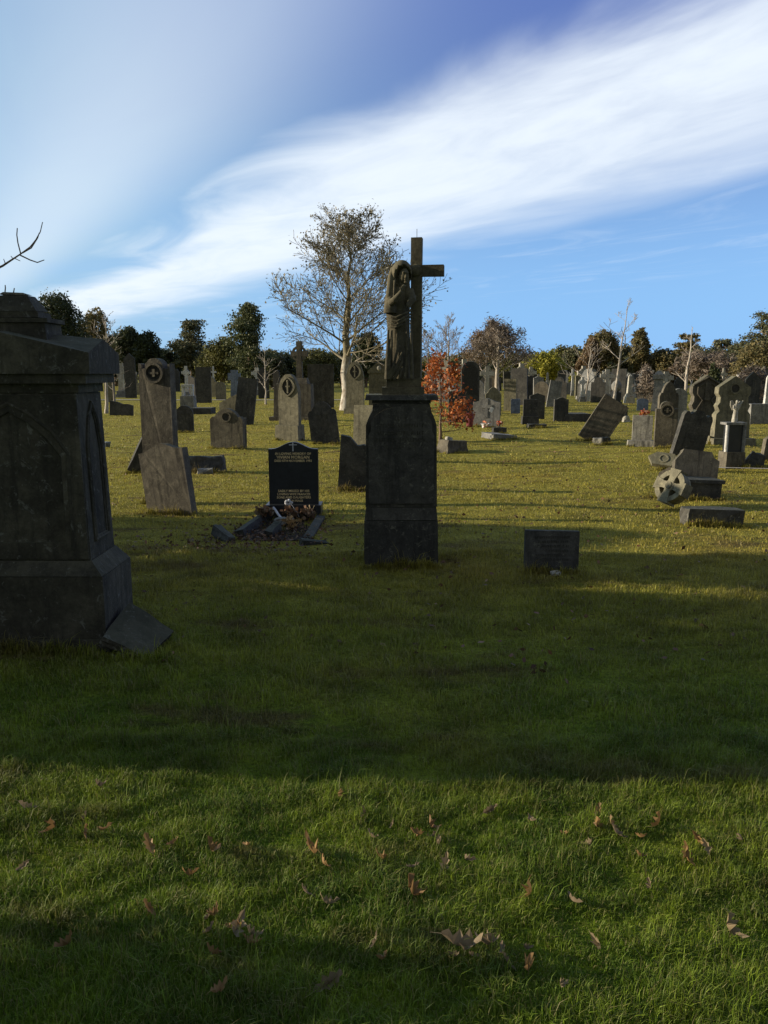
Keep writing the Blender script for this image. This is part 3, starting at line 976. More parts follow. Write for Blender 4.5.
rm = tmp.modifiers.new('r', 'REMESH'); rm.mode = 'VOXEL'; rm.voxel_size = .0034; rm.use_smooth_shade = True
sm = tmp.modifiers.new('s', 'SMOOTH'); sm.factor = .5; sm.iterations = 1
dg = bpy.context.evaluated_depsgraph_get(); dg.update()
me2 = bpy.data.meshes.new_from_object(tmp.evaluated_get(dg)); me2.name = 'figure'
bpy.data.objects.remove(tmp)
fig = link_mesh('mourner_figure', me2, MATS['statue_stone'], mon, smooth=True)
fig.location.z = ZB - .002

# ------------------------------------------------------------------ black granite grave
HX, HY = xat(294, ydist(519)), ydist(519)
hk = depth(HY) / F
gv = thing('granite_headstone', 'polished black granite headstone with gold lettering and small white cross', 'gravestone', (HX, HY, 0), 0)
bm = bmesh.new(); box(bm, -27.5 * hk, 27.5 * hk, -.05, .22, -.05, zat(504.5, HY))
obj('plinth', bm, MATS['granite'], gv, bevel=.006)
bm = bmesh.new(); hz = zat(504.5, HY) + .002
prism(bm, profile('camber', 49 * hk, zat(442, HY + .04) - hz), 0, .075)
hs = obj('slab', bm, MATS['granite'], gv, bevel=.004); hs.location = (0, .03, hz)
hh = zat(442, HY + .04) - hz


def letters(txt, size, z, mat, parent, y=-.0015):
    cu = bpy.data.curves.new('t', 'FONT'); cu.body = txt; cu.size = size; cu.align_x = 'CENTER'; cu.extrude = .0012; cu.resolution_u = 2; cu.offset = size * .014
    t_ = bpy.data.objects.new('t', cu); C.objects.link(t_)
    dg_ = bpy.context.evaluated_depsgraph_get(); dg_.update()
    me_ = bpy.data.meshes.new_from_object(t_.evaluated_get(dg_))
    bpy.data.objects.remove(t_)
    o_ = link_mesh('inscription', me_, MATS[mat], parent)
    o_.rotation_euler = (R(90), 0, 0); o_.location = (0, y, z)
    return o_


def rz_(py_): return zat(py_, HY + .03) - hz
letters('IN LOVING MEMORY OF', .036, rz_(454.8), 'gold', hs)
letters('VIVIAN MORGAN', .046, rz_(458.6), 'gold', hs)
letters('DIED 5TH NOVEMBER 1993', .034, rz_(461.8), 'gold', hs)
letters('SADLY MISSED BY HIS', .036, rz_(492), 'gold', hs)
letters('LOVING WIFE FRANCES', .034, rz_(495.2), 'gold', hs)
letters('SONS AND DAUGHTERS', .034, rz_(498.4), 'gold', hs)
letters('REST IN PEACE', .030, rz_(501.6), 'gold', hs)
bm = bmesh.new(); zc2 = rz_(444.8)
box(bm, -.006, .006, -.003, .001, rz_(451.3), rz_(442.6)); box(bm, -.042, -.0062, -.003, .001, zc2 - .005, zc2 + .005); box(bm, .0062, .042, -.003, .001, zc2 - .005, zc2 + .005)
obj('engraved_cross', bm, MATS['plastic_wrap'], hs)
# kerbs running to the camera
for (xa, ya, xb, yb, lab) in ((xat(262, ydist(522)) - HX, -.13, xat(224, ydist(547)) - HX, ydist(547) - HY, 0), (xat(321, ydist(519)) - HX, -.10, xat(303, ydist(545)) - HX, ydist(545) - HY, 1)):
    bm = bmesh.new()
    L = math.hypot(xb - xa, yb - ya) * (.78 if lab else .62)
    box(bm, -.05, .05, 0, L, -.05, .075, (.006, .0)); 
    o = obj('kerb', bm, MATS['dark'], gv, bevel=.005)
    o.location = (xa, ya, -.015 if lab else .0); o.rotation_euler = (R(-2.5 if lab else -1), R(-6 if lab else 14), math.atan2(-(xb - xa), yb - ya))
for (kx, ky, ln_, ang, tl) in ((xat(231, ydist(543)) - HX, ydist(543) - HY, .34, 128, 12), (xat(300, ydist(545)) - HX, ydist(545) - HY, .26, 20, -10), (xat(268, ydist(537)) - HX, ydist(537) - HY, .24, 75, 16)):
    bm = bmesh.new(); box(bm, -.045, .045, 0, ln_, -.04, .06, (.006, 0)); bmesh.ops.subdivide_edges(bm, edges=bm.edges[:], cuts=2, use_grid_fill=True)
    o = obj('broken_kerb', bm, MATS['dark'], gv, rough=.006); o.location = (kx, ky, .0); o.rotation_euler = (R(tl), R(8), R(ang - 90))
bm = bmesh.new()
box(bm, -.38, .26, -1.15, -.06, -.05, .0); bmesh.ops.subdivide_edges(bm, edges=bm.edges[:], cuts=6, use_grid_fill=True)
obj('soil_bed', bm, MATS['soil'], gv, rough=.012)


def leaf_quads(n, gen, size, flat=0.0, asp=1.6):
    """n leaf faces; gen(n)->centres; flat 0..1 pulls normals upward"""
    c = gen(n)
    n = len(c)
    u = rng.normal(size=(n, 3)); u /= np.linalg.norm(u, axis=1)[:, None]
    w_ = rng.normal(size=(n, 3))
    if flat > 0:
        u[:, 2] *= (1 - flat); w_[:, 2] *= (1 - flat)
    u /= np.linalg.norm(u, axis=1)[:, None]
    v_ = np.cross(u, w_); v_ = np.cross(v_, u) if False else np.cross(np.cross(u, w_), u)
    v_ /= np.linalg.norm(v_, axis=1)[:, None] + 1e-9
    s_ = size * rng.uniform(.6, 1.3, size=(n, 1))
    a_, b_ = u * s_ * asp / 2, v_ * s_ / 2
    P_ = np.stack([c - a_, c - b_ + a_ * .1, c + a_, c + b_ + a_ * .1], 1).reshape(-1, 3)
    F_ = np.arange(n * 4).reshape(-1, 4)
    return P_, F_


def blob_gen(blobs, shell=0.75, jit=0.12):
    """blobs: (cx,cy,cz,rx,ry,rz)"""
    B = np.array(blobs, dtype=float)
    wt = (B[:, 3] * B[:, 5]); wt = wt / wt.sum()

    def f(n):
        i = rng.choice(len(B), n, p=wt)
        d_ = rng.normal(size=(n, 3)); d_ /= np.linalg.norm(d_, axis=1)[:, None]
        r = rng.uniform(shell, 1.0, size=(n, 1)) + rng.normal(size=(n, 1)) * jit
        return B[i, :3] + d_ * B[i, 3:6] * r
    return f


def bouquet(name, label, cat, x, y, z, r, mat, n=60, wrap=False, size=.03, group=None):
    root = thing(name, label, cat, (x, y, z), 0, group)
    P_, F_ = leaf_quads(n, blob_gen([(0, 0, r * .7, r, r * .8, r * .6)], .3), size, 0, 1.1)
    np_mesh('petals', P_, F_, 4, MATS[mat], root)
    bm = bmesh.new()
    if wrap:
        loft(bm, [(0, -r * .4, 0, r * .25, r * .2, .1, 3, 0), (r * .5, -r * .1, 0, r * .6, r * .5, .12, 5, 0), (r * .9, 0, 0, r * .95, r * .7, .12, 6, 1)], 18, cap=False)
        obj('wrapping', bm, MATS['plastic_wrap'], root)
    else:
        for i in range(7):
            a_ = i * .9
            tube(bm, [(0, 0, 0), (math.cos(a_) * r * .5, math.sin(a_) * r * .4, r * .8)], .003, 4)
        obj('stems', bm, MATS['soil'], root)
    return root


by = HY
bouquet('withered_bouquet', 'wilted pale bouquet lying on the left kerb of the black headstone grave', 'flowers', HX - .30, by - .22, .05, .12, 'dry_petals', 90, size=.045)
bouquet('withered_bouquet', 'bunch of dried flowers hanging on the plinth of the black headstone', 'flowers', HX - .04, by - .12, .03, .10, 'dry_petals', 60, size=.04)
bouquet('withered_bouquet', 'curled orange dried wreath at the right of the grave plinth', 'flowers', HX + .16, by - .14, .02, .12, 'dry_petals', 70, size=.045)
bouquet('withered_bouquet', 'orange brown faded flowers between kerbs near the front of the grave', 'flowers', HX + .03, by - .62, .01, .11, 'dead_leaf', 70, size=.045)
bm = bmesh.new()
box(bm, -.1, .1, -.05, .05, 0, .07); bmesh.ops.subdivide_edges(bm, edges=bm.edges[:], cuts=3, use_grid_fill=True)
for v_ in bm.verts: v_.co.z *= 1 - 12 * v_.co.x ** 2 * 1.5
o = obj('grave_stone_ornament', bm, MATS['grey'], None, rough=.008); o.location = (HX - .06, HY - .38, .012)
tag(o, 'small rounded grey stone lying on the soil inside the grave kerbs', 'stone')
bm = bmesh.new(); tube(bm, [(-.20, -.18, .16), (-.12, -.26, .07), (-.06, -.34, .05)], .014, 8)
o = obj('fallen_stake', bm, MATS['plastic_wrap']); o.location = (HX, HY, 0)
tag(o, 'thin grey rod lying across the grave bed by the rounded stone', 'rod')
for i, (xo, sz) in enumerate(((-.05, .055),)):
    bm = bmesh.new()
    for j in range(5):
        a_ = j * 1.26
        ellip(bm, (xo + .028 * math.cos(a_), -.02, .03 + .022 * math.sin(a_)), (.022, .010, .016), (0, a_, 0), 8, 6)
    tube(bm, [(xo + .02, -.025, .03), (xo + .08, -.05, -.05), (xo + .12, -.07, -.12)], .0025, 5)
    o = obj('artificial_rose', bm, MATS['plastic_wrap']); o.location = (HX, HY - .04, zat(504.5, HY))
    tag(o, 'silvery artificial flower with long stem lying on the black plinth', 'flower')

# ------------------------------------------------------------------ small plaque stone right of the statue
px_, y_ = 551.5, ydist(575)
x_ = xat(px_, y_); s_ = depth(y_) / F
rt = thing('grave_marker', 'low dark rectangular grave marker with worn lettering right of the statue', 'gravestone', (x_, y_, gz(x_, y_)), R(3))
bm = bmesh.new(); hh2 = zat(533.5, y_)
prism(bm, [(-27 * s_, -.04), (27 * s_, -.04), (27.3 * s_, hh2 - .008), (-27 * s_, hh2)], 0, .06)
sl = obj('slab', bm, MATS['dark'], rt, bevel=.004, rough=.001); sl.rotation_euler = (R(-4), R(.8), 0)
bm = bmesh.new()
for i in range(6):
    zz = hh2 - .055 - i * .036; x = -.14 + .01 * (i % 3)
    while x < .14 - .01 * (i % 2):
        if rr_.random() > .15:
            box(bm, x, x + .003, -.003, .002, zz - .009, zz + .009)
            if rr_.random() > .5: box(bm, x + .0031, x + .010, -.003, .002, zz + .005, zz + .009)
        x += .0145
obj('worn_lettering', bm, MATS['dark_and_shade'], sl)
block(556, 578, 9, 3, 'pale', 'small pale pebble lying at the foot of the low dark marker', .05, 10, name='pebble', cat='stone')

# ------------------------------------------------------------------ headstones measured one by one
H = headstone
H('notch', 160.5, 503, 33, 357, 'brown', 'very tall narrow stone slab with a carved eye roundel behind the tilted block', carve='roundel', thick=.14, rot=-12)
H('camber', 170, 513, 49, 443, 'brown', 'broad mossy brown stone slab tilted leftwards in front of the tall roundel slab', tilt=-9, thick=.13, rot=-14, lean=4)
block(140, 472, 24, 34, 'dark', 'dark broken stone propped askew behind the tall roundel slab', .14, 25, 24, 12, name='broken_headstone', cat='gravestone')
H('broken', 121, 416, 23, 402, 'dark', 'low dark stump of a headstone beside the thin white birch', tilt=4)
H('round', 185, 432, 17, 405, 'dark', 'small dark round topped headstone with a carved cross right of the tall roundel slab', carve='cross', thick=.1)
block(201, 414, 20, 6.5, 'dark', 'flat dark ledger stone behind the small round topped headstone', .9, 0, name='ledger_stone', cat='gravestone', rough=.004)
block(204, 473, 38, 15, 'dark', 'rough mossy chest stone sunk in the grass', .35, 2, name='chest_stone', cat='gravestone', rough=.02, top=(.02, .05))
block(205, 475, 14, 5, 'grey', 'small grey rock in front of the mossy chest stone', .1, 12, name='rock', cat='stone', rough=.015)
H('ogee', 227, 448, 34, 408, 'brown', 'wide brown headstone with small round carving and weathered shoulders', carve='roundel_small', thick=.16, rot=-10)
H('flat', 241, 447, 10, 417, 'dark', 'narrow dark stone standing tight against the wide brown headstone', thick=.14)
H('slant', 229, 424, 19, 395, 'olive', 'plain olive stone with slanted top rising behind the wide brown headstone', rot=-10)
H('flat', 243, 426, 19, 379, 'dark', 'tall dark slab leaning rightwards beside the pink sapling', tilt=7, thick=.18, lean=3)
H('gothic', 289, 441, 22, 375, 'olive', 'pale gothic headstone with pointed oval carving directly behind the black granite one', carve='vesica', plinth=(26, 15), rot=-20, thick=.15)
H('ogee', 326, 444, 28, 401, 'dark', 'dark weathered headstone leaning leftwards left of the white trunked tree', tilt=-7, thick=.16, lean=3, carve='cross')
H('flat', 321, 408, 26, 364, 'dark', 'tall plain dark slab standing behind the leaning weathered headstone')
H('gothic', 355, 413, 18, 361, 'olive', 'tall gothic stone with trefoil head just right of the white trunked tree', carve='vesica', plinth=(22, 5), rot=-12)
H('broken', 353, 489, 31, 434, 'dark', 'black broken headstone with slanting top tight behind the statue pedestal', tilt=4, thick=.16)
H('flat', 364, 462, 25, 403, 'olive', 'plain square olive slab standing behind the black broken headstone', rot=-20, lean=5)
H('flat', 457.5, 422, 18, 391, 'dark', 'plain dark slab on a thin base beside the red leaved sapling', plinth=(22, 2.5), thick=.1)
H('round', 470, 414, 18, 360, 'dark', 'tall dark arched stone rising behind the red leaved sapling', carve='arch', plinth=(22, 6), thick=.2)
H('camber', 486, 427, 27, 398, 'grey', 'light grey marble headstone with flowers and paper at its foot', rot=-14, thick=.1, carve='cross')
H('ogee', 493, 415, 16, 386, 'olive', 'olive scalloped stone directly behind the grey marble headstone')
H('flat', 509.5, 411, 12, 379, 'olive', 'tall narrow plain olive slab between two birches', rot=-16)
H('flat', 515.5, 413.5, 9, 399, 'blue_slate', 'small blue grey headstone with a pale cross carved on it', carve='cross', thick=.08)
H('flat', 530, 424, 14, 399, 'dark', 'dark square headstone on a pale plinth', plinth=(17, 8), thick=.1)
H('peak', 537, 418, 15, 392, 'dark', 'dark peaked headstone partly hidden behind the dark square one', thick=.12)
H('camber', 561, 421, 14, 397, 'dark', 'dark curved top headstone standing alone beside the flat tomb', thick=.14)
H('flat', 528, 405, 9, 377, 'dark', 'tall dark pillar like slab behind the peaked headstone', thick=.16)
H('flat', 552, 407, 12, 381, 'grey', 'tall grey slab leaning rightwards behind the dark curved headstone', tilt=8)
H('flat', 590, 441, 27, 401, 'brown', 'long weathered slab leaning steeply rightwards over a pale block', tilt=31, thick=.12, rot=-8)
H('flat', 641.5, 447, 19, 416, 'mottled', 'mottled pale square headstone on a wide low plinth', plinth=(28, 6), rot=-12, thick=.1)
H('ogee', 667, 436, 19, 382, 'brown', 'tall brown stone with stepped shoulders behind the sunk roundel stone', thick=.14)
H('shoulder', 665, 449, 21, 402, 'brown', 'weathered stone with big dark carved roundel beside the mottled pale headstone', carve='roundel', rot=-10, thick=.14)
H('scroll', 686, 458, 30, 412, 'dark', 'black scrolled top headstone leaning rightwards with sunlit left edge', tilt=13, thick=.14, lean=-3, rot=4)
H('ornate', 704, 441, 32, 375, 'brown', 'tall ornate stone with carved canopy behind the black leaning headstone', carve='canopy', plinth=(36, 3), thick=.22)
H('ornate', 731, 446, 36, 377, 'olive', 'tall ornate gabled stone with wavy sunlit edge and ring carving at right', carve='roundel_small', plinth=(44, 7), thick=.2, rot=4)
H('segment', 642.5, 411, 11, 399, 'blue_slate', 'small blue round shouldered headstone with red flowers at its foot', thick=.08, rot=-6)
H('slant', 768, 463, 12, 430, 'brown', 'narrow brown slab cut by the right edge of the view', tilt=6)
H('flat', 760, 424, 20, 404, 'grey', 'grey block shaped headstone near the right edge', thick=.3)
H('round', 678, 428, 15, 388, 'grey', 'grey stone with curled edges between the brown stones', thick=.14)
H('gable', 751, 412, 15, 372, 'dark', 'dark slab standing just right of the ornate gabled stone', thick=.14)

# pair of dark ring-carved panels close behind trees on the left
H('flat', 110, 402, 10, 375, 'olive', 'pale plain slab seen past the cap of the big tomb', far=True)
H('flat', 204, 403, 15, 367, 'dark', 'tall black plain slab in the left distance', far=True)
H('gable', 131, 398, 11, 353, 'dark', 'tall pointed dark stone left of the tall roundel slab', far=True)
H('round', 221, 400, 10, 382, 'olive', 'round topped olive stone in front of the blue cross', far=True)

# celtic cross tomb behind the gothic stone
Y0 = ydist(421); s0 = depth(Y0) / F
tr = thing('cross_monument', 'large celtic ring cross rising from a broad stone pedestal', 'monument', (xat(294, Y0), Y0, 0), R(-8))
bm = bmesh.new()
box(bm, -25 * s0, 22 * s0, -.1, .6, -.05, zat(417, Y0)); box(bm, -21 * s0, 18 * s0, 0, .5, zat(417, Y0) + .002, zat(384, Y0), (.03, .03))
obj('pedestal', bm, MATS['brown'], tr, bevel=.015)
bm = bmesh.new(); box(bm, -15 * s0, 14 * s0, .05, .45, zat(384, Y0) + .002, zat(378, Y0), (.05, .05)); obj('cap', bm, MATS['brown'], tr, bevel=.01)
bm = bmesh.new(); zz = zat(378, Y0)
cross_mesh(bm, zat(341, Y0) - zz, 17 * s0, 5 * s0, .16, .66, flare=.02, y0=.15)
cr = obj('cross', bm, MATS['brown'], tr, bevel=.01); cr.location = (5 * s0, 0, zz)
bm = bmesh.new(); ring(bm, 0, (zat(341, Y0) - zz) * .66, .26, 7.6 * s0, 5.6 * s0, .10); obj('ring', bm, MATS['brown'], cr)

# gabled tomb with a small cross left of the statue
Y0 = ydist(408); s0 = depth(Y0) / F
tr = thing('gabled_tomb', 'small gabled tomb topped by a stone cross just left of the statue pedestal', 'monument', (xat(379, Y0), Y0, 0))
bm = bmesh.new(); box(bm, -10 * s0, 10 * s0, 0, .8, -.05, zat(373, Y0)); obj('body', bm, MATS['olive'], tr, bevel=.02)
bm = bmesh.new(); z3 = zat(373, Y0) + .003; prism(bm, [(-11.5 * s0, z3), (11.5 * s0, z3), (11.5 * s0, z3 + .08), (0, zat(361, Y0)), (-11.5 * s0, z3 + .08)], -.05, .85); obj('roof', bm, MATS['olive'], tr, bevel=.01)
bm = bmesh.new(); z4 = zat(362, Y0); cross_mesh(bm, zat(341, Y0) - z4, 9 * s0, 3 * s0, .14, .66, flare=.03, y0=.1); cr = obj('cross', bm, MATS['brown'], tr, bevel=.01); cr.location = (0, 0, z4)
bm = bmesh.new(); ellip(bm, (0, -.03, z3 + .2), (.11, .06, .13), seg=10, rings=8); obj('carved_emblem', bm, MATS['pale'], tr, smooth=True)

# fallen slabs
block(458, 453, 26, 12, 'brown', 'tumbled pile slab with pale end lying beside the statue pedestal', .45, 28, 4, 0, name='fallen_headstone', cat='gravestone', top=(.04, .05))
block(447, 452, 6, 15, 'pale', 'upright pale chip of stone at the left end of the tumbled slab', .08, 20, 12, name='broken_slab', cat='stone slab')
block(505, 441, 25, 4.5, 'grey', 'thin grey slab lying flat in open grass below the marble headstone', .8, 14, 5, 0, name='fallen_headstone', cat='gravestone', rough=.01)
block(500, 436, 14, 7, 'dark', 'dark squared stone under the upper edge of the flat grey slab', .2, 4, name='stone_block')
block(538, 428, 18, 4, 'dark', 'low dark slab lying in front of the dark square headstone', .4, 0, 0, 0, name='fallen_headstone', cat='gravestone')
block(578, 421, 26, 8, 'dark', 'flat dark chest tomb behind the long leaning slab', 1.0, 3, name='chest_tomb', cat='gravestone', rough=.004)
block(597, 446, 8, 7, 'pale', 'pale squared block at the foot of the long leaning slab', .16, -12, name='stone_block', rough=.006)
block(606.5, 445, 9, 7, 'dark', 'dark block lying right of the pale squared block', .2, 5, name='stone_block', rough=.01)
block(622, 421, 14, 15, 'brown', 'rough brown boulder left of the small pale rock', .3, 10, name='boulder', cat='stone', rough=.05, top=(.06, .06))
block(627, 421.5, 7, 5.5, 'pale', 'small pale rock beside the rough brown boulder', .15, 10, name='rock', cat='stone', rough=.02, top=(.02, .02))
block(716, 446, 15, 8, 'olive', 'olive block lying before the ornate gabled stone', .3, 6, name='stone_block', rough=.01)
block(753, 467, 22, 15, 'dark', 'tumbled dark pointed stone beside the small black tomb', .3, -20, 20, 0, name='broken_headstone', cat='gravestone', top=(.09, .05))

# small black-panelled tomb with an angel
Y0 = ydist(467); s0 = depth(Y0) / F
tr = thing('angel_tomb', 'small tomb with black panel between pale pillars and an angel on top', 'monument', (xat(734, Y0), Y0, 0), R(4))
bm = bmesh.new(); box(bm, -10 * s0, 10 * s0, -.05, .26, -.05, zat(452, Y0), (.01, .01)); obj('plinth', bm, MATS['brown'], tr, bevel=.008)
z5 = zat(452, Y0) + .002; z6 = zat(425, Y0)
bm = bmesh.new(); box(bm, -8 * s0, 8 * s0, .04, .18, z5, z6); obj('panel', bm, MATS['granite'], tr, bevel=.004)
for sg, mt in ((-1, 'white'), (1, 'grey')):
    bm = bmesh.new(); loft(bm, [(z5, sg * 8.8 * s0, .03, .03, .03), (z6, sg * 8.8 * s0, .03, .028, .028)], 14); obj('pillar', bm, MATS[mt], tr)
bm = bmesh.new(); box(bm, -11 * s0, 10.5 * s0, 0, .22, z6 + .002, zat(422.5, Y0)); obj('cap', bm, MATS['grey'], tr, bevel=.005)


def angel(parent, x, y, z, h, mat, lean=0):
    bm = bmesh.new()
    loft(bm, [(0, 0, 0, h * .14, h * .11, .08, 5, 0), (h * .25, 0, 0, h * .12, h * .1, .06, 5, 0), (h * .5, 0, 0, h * .10, h * .08, .04, 4, 0), (h * .68, 0, 0, h * .13, h * .08), (h * .78, 0, 0, h * .10, h * .07), (h * .83, 0, 0, h * .04, h * .04)], 16)
    ellip(bm, (0, -h * .01, h * .90), (h * .06, h * .065, h * .085), seg=12, rings=8)
    tube(bm, [(-h * .12, 0, h * .74), (-h * .16, -h * .06, h * .6), (-h * .04, -h * .12, h * .62)], [h * .04, h * .035, h * .02], 8)
    tube(bm, [(h * .12, 0, h * .74), (h * .2, -h * .04, h * .84), (h * .25, -h * .05, h * .98)], [h * .04, h * .03, h * .02], 8)
    for sg in (-1, 1):
        prism(bm, [(sg * h * .04, h * .78), (sg * h * .16, h * .95), (sg * h * .27, h * .92), (sg * h * .25, h * .7), (sg * h * .12, h * .5)], h * .06, h * .10)
    bmesh.ops.recalc_face_normals(bm, faces=bm.faces)
    me_ = bpy.data.meshes.new('angel'); bm.to_mesh(me_); bm.free()
    t_ = bpy.data.objects.new('angel', me_); C.objects.link(t_)
    r_ = t_.modifiers.new('r', 'REMESH'); r_.mode = 'VOXEL'; r_.voxel_size = h * .018; r_.use_smooth_shade = True
    dg_ = bpy.context.evaluated_depsgraph_get(); dg_.update()
    m2 = bpy.data.meshes.new_from_object(t_.evaluated_get(dg_)); bpy.data.objects.remove(t_)
    o_ = link_mesh('angel_figure', m2, MATS[mat], parent, smooth=True); o_.location = (x, y, z); o_.rotation_euler = (0, R(lean), 0)
    return o_


angel(tr, 0, .1, zat(422.5, Y0) - .003, 22.5 * s0, 'pale', 3)

# collapsed celtic monument on the right
Y0 = ydist(499); s0 = depth(Y0) / F; X0 = xat(690, Y0)
bm = bmesh.new()
box(bm, -.22, .22, 0, .34, -.02, .20); box(bm, -.24, .25, -.02, .36, .202, .245)
o = obj('pedestal_block', bm, MATS['dark'], None, bevel=.01, rough=.003); o.location = (xat(704, Y0), Y0, 0); o.rotation_euler = (0, R(3), R(6))
tag(o, 'dark rectangular pedestal with projecting lip behind the fallen wheel cross head', 'stone block', 'fallen stones in the grass')
o = block(716, 523, 58, 17, 'lichened', 'long rough lichened block lying nearest the camera before the wheel cross head', .22, 4, 2, 0, rough=.008)
bm = bmesh.new()       # upturned headstone behind
prism(bm, [(-.27, 0), (.29, 0), (.31, .44), (.235, .475), (.20, .54), (-.17, .545), (-.19, .50), (-.27, .40)], 0, .13)
o = obj('fallen_headstone', bm, MATS['brown'], None, bevel=.008); o.location = (xat(690, Y0 + .55), Y0 + .45, -.02); o.rotation_euler = (R(-14), R(6), R(-4))
o.scale = (1.0, 1, 1.12)
tag(o, 'dark shouldered headstone sunk behind the pedestal of the fallen wheel cross', 'gravestone', 'fallen stones in the grass')
bm = bmesh.new()
prism(bm, [(-.13, 0), (.12, 0), (.13, .33), (.03, .40), (-.10, .34), (-.16, .18)], 0, .10)
o = obj('broken_slab', bm, MATS['brown'], None, bevel=.008); o.location = (xat(669, Y0 + .2), Y0 + .25, -.02); o.rotation_euler = (R(-10), R(-6), R(-30))
tag(o, 'brown broken slab wedged behind the fallen wheel cross head', 'stone slab', 'fallen stones in the grass')
bm = bmesh.new()       # hexagonal slab
hx = [(.17, 0), (.12, .09), (-.09, .10), (-.19, .02), (-.13, -.09), (.10, -.10)]
prism(bm, hx, 0, .06)
hxo = obj('hexagonal_slab', bm, MATS['olive'], None, bevel=.006); Yh = ydist(470)
hxo.scale = (1.3, 1.3, 1.3); hxo.location = (xat(661, Yh), Yh - .1, .20); hxo.rotation_euler = (R(-42), R(4), R(-24))
tag(hxo, 'pale six sided slab with round carving lying tilted below the black leaning headstone', 'stone slab', 'fallen stones in the grass')
bm = bmesh.new(); ring(bm, .0, .0, .002, .06, .045, .012); obj('roundel', bm, MATS['olive'], hxo)
# wheel head of a celtic cross: disc with four holes and arm stubs
wh = thing('wheel_cross_head', 'round ringed cross head with four holes lying tipped on its edge', 'stone cross', (xat(672, ydist(506)), ydist(506) + .02, .205), R(-42), 'fallen stones in the grass')
wh.rotation_euler = (R(-24), R(-10), R(-52))
wh.location.z = .225
bm = bmesh.new()
Rr = .185
ring(bm, 0, 0, .07, Rr * 1.08, Rr * .74, .14, 36)
obj('ring', bm, MATS['olive'], wh, bevel=.004)
bm = bmesh.new()
for a_ in (18, 108, 198, 288):
    M4 = Matrix.Rotation(R(a_), 4, 'Y')
    prism(bm, [(-.045, .045), (.045, .045), (.042, .09), (.078, Rr + .028), (-.078, Rr + .028), (-.042, .09)], -.078, .078, M4)
prism(bm, arcpts(0, 0, .068, .068, 0, 340, 17), -.082, .080)
obj('cross', bm, MATS['olive'], wh, bevel=.005)
bm = bmesh.new(); prism(bm, arcpts(0, 0, .042, .042, 0, 340, 17), -.095, -.0825); obj('boss', bm, MATS['olive'], wh)

# crosses, obelisks and pillars in the middle distance
cross_stone(582, 401, 377, 8, 'white', 'white marble celtic cross beside the bare pale trunk', y=44)
cross_stone(603, 398, 371, 10, 'white', 'largest white celtic cross between the pale bare trunk and the leaning thin tree', y=48)
cross_stone(572, 398, 369, 4, 'white', 'slender white cross shaft left of the white marble celtic cross', celtic=False, y=55, tpx=2)
cross_stone(235, 402, 370, 12, 'blue_slate', 'bluish grey cross standing in front of the ivy clad tree', celtic=False, y=44, steps=2, tpx=6)
cross_stone(538, 398, 374, 6, 'pale', 'pale stone cross standing beneath the yellow green tree', y=60)
cross_stone(511, 395, 366, 5, 'pale', 'small pale cross under the grey birch crown', y=70, celtic=False)
cross_stone(187, 402, 366, 9, 'white', 'white cross monument right of the tall roundel slab', y=50, steps=3)
cross_stone(722, 398, 368, 7, 'pale', 'pale cross above the two ornate stones at right', y=52)
cross_stone(214, 398, 366, 6, 'white', 'white thin cross under the olive evergreen', y=58, celtic=False)
obelisk(629, 404, 374, 9, 'pale', 'pale tapering obelisk right of the leaning thin tree', y=42)
obelisk(624, 402, 379, 5, 'white', 'thin white obelisk close behind the pale tapering one', y=50)
obelisk(765, 408, 375, 7, 'white', 'white obelisk by the right edge above the grey block stone', y=30)
obelisk(547, 396, 372, 5, 'pale', 'pale narrow obelisk in the rows under the dark evergreen', y=64)
# square pillar with moulded head
Y0 = 33.0; s0 = depth(Y0) / F
tr = thing('stone_pillar', 'tall grey square pillar with heavy moulded head', 'pillar', (xat(657, Y0), Y0, 0), R(-18))
bm = bmesh.new(); box(bm, -6 * s0, 6 * s0, -6 * s0, 6 * s0, -.05, zat(404, Y0), (.02, .02)); obj('plinth', bm, MATS['grey'], tr, bevel=.01)
bm = bmesh.new(); box(bm, -5 * s0, 5 * s0, -5 * s0, 5 * s0, zat(404, Y0) + .002, zat(379, Y0), (.04, .04)); obj('shaft', bm, MATS['grey'], tr, bevel=.01)
bm = bmesh.new(); box(bm, -5.6 * s0, 5.6 * s0, -5.6 * s0, 5.6 * s0, zat(379, Y0) + .002, zat(374.5, Y0)); box(bm, -4.6 * s0, 4.6 * s0, -4.6 * s0, 4.6 * s0, zat(374.5, Y0) + .002, zat(371, Y0), (.12, .12)); obj('cap', bm, MATS['grey'], tr, bevel=.02)
# black and white little mausoleum front
Y0 = 40.0; s0 = depth(Y0) / F
tr = thing('urn_monument', 'grey urn topped monument with a black niche right of the leaning thin tree trunk', 'monument', (xat(617, Y0), Y0, 0))
bm = bmesh.new(); box(bm, -5 * s0, 5 * s0, 0, .5, -.05, zat(402, Y0)); box(bm, -4 * s0, 4 * s0, .05, .45, zat(402, Y0) + .002, zat(392, Y0)); obj('pedestal', bm, MATS['granite'], tr, bevel=.01)
bm = bmesh.new(); loft(bm, [(zat(392, Y0), 0, .25, .12, .12), (zat(389, Y0), 0, .25, .24, .22), (zat(385, Y0), 0, .25, .26, .24), (zat(382, Y0), 0, .25, .16, .16), (zat(380.5, Y0), 0, .25, .08, .08)], 14); obj('urn', bm, MATS['grey'], tr, smooth=True)
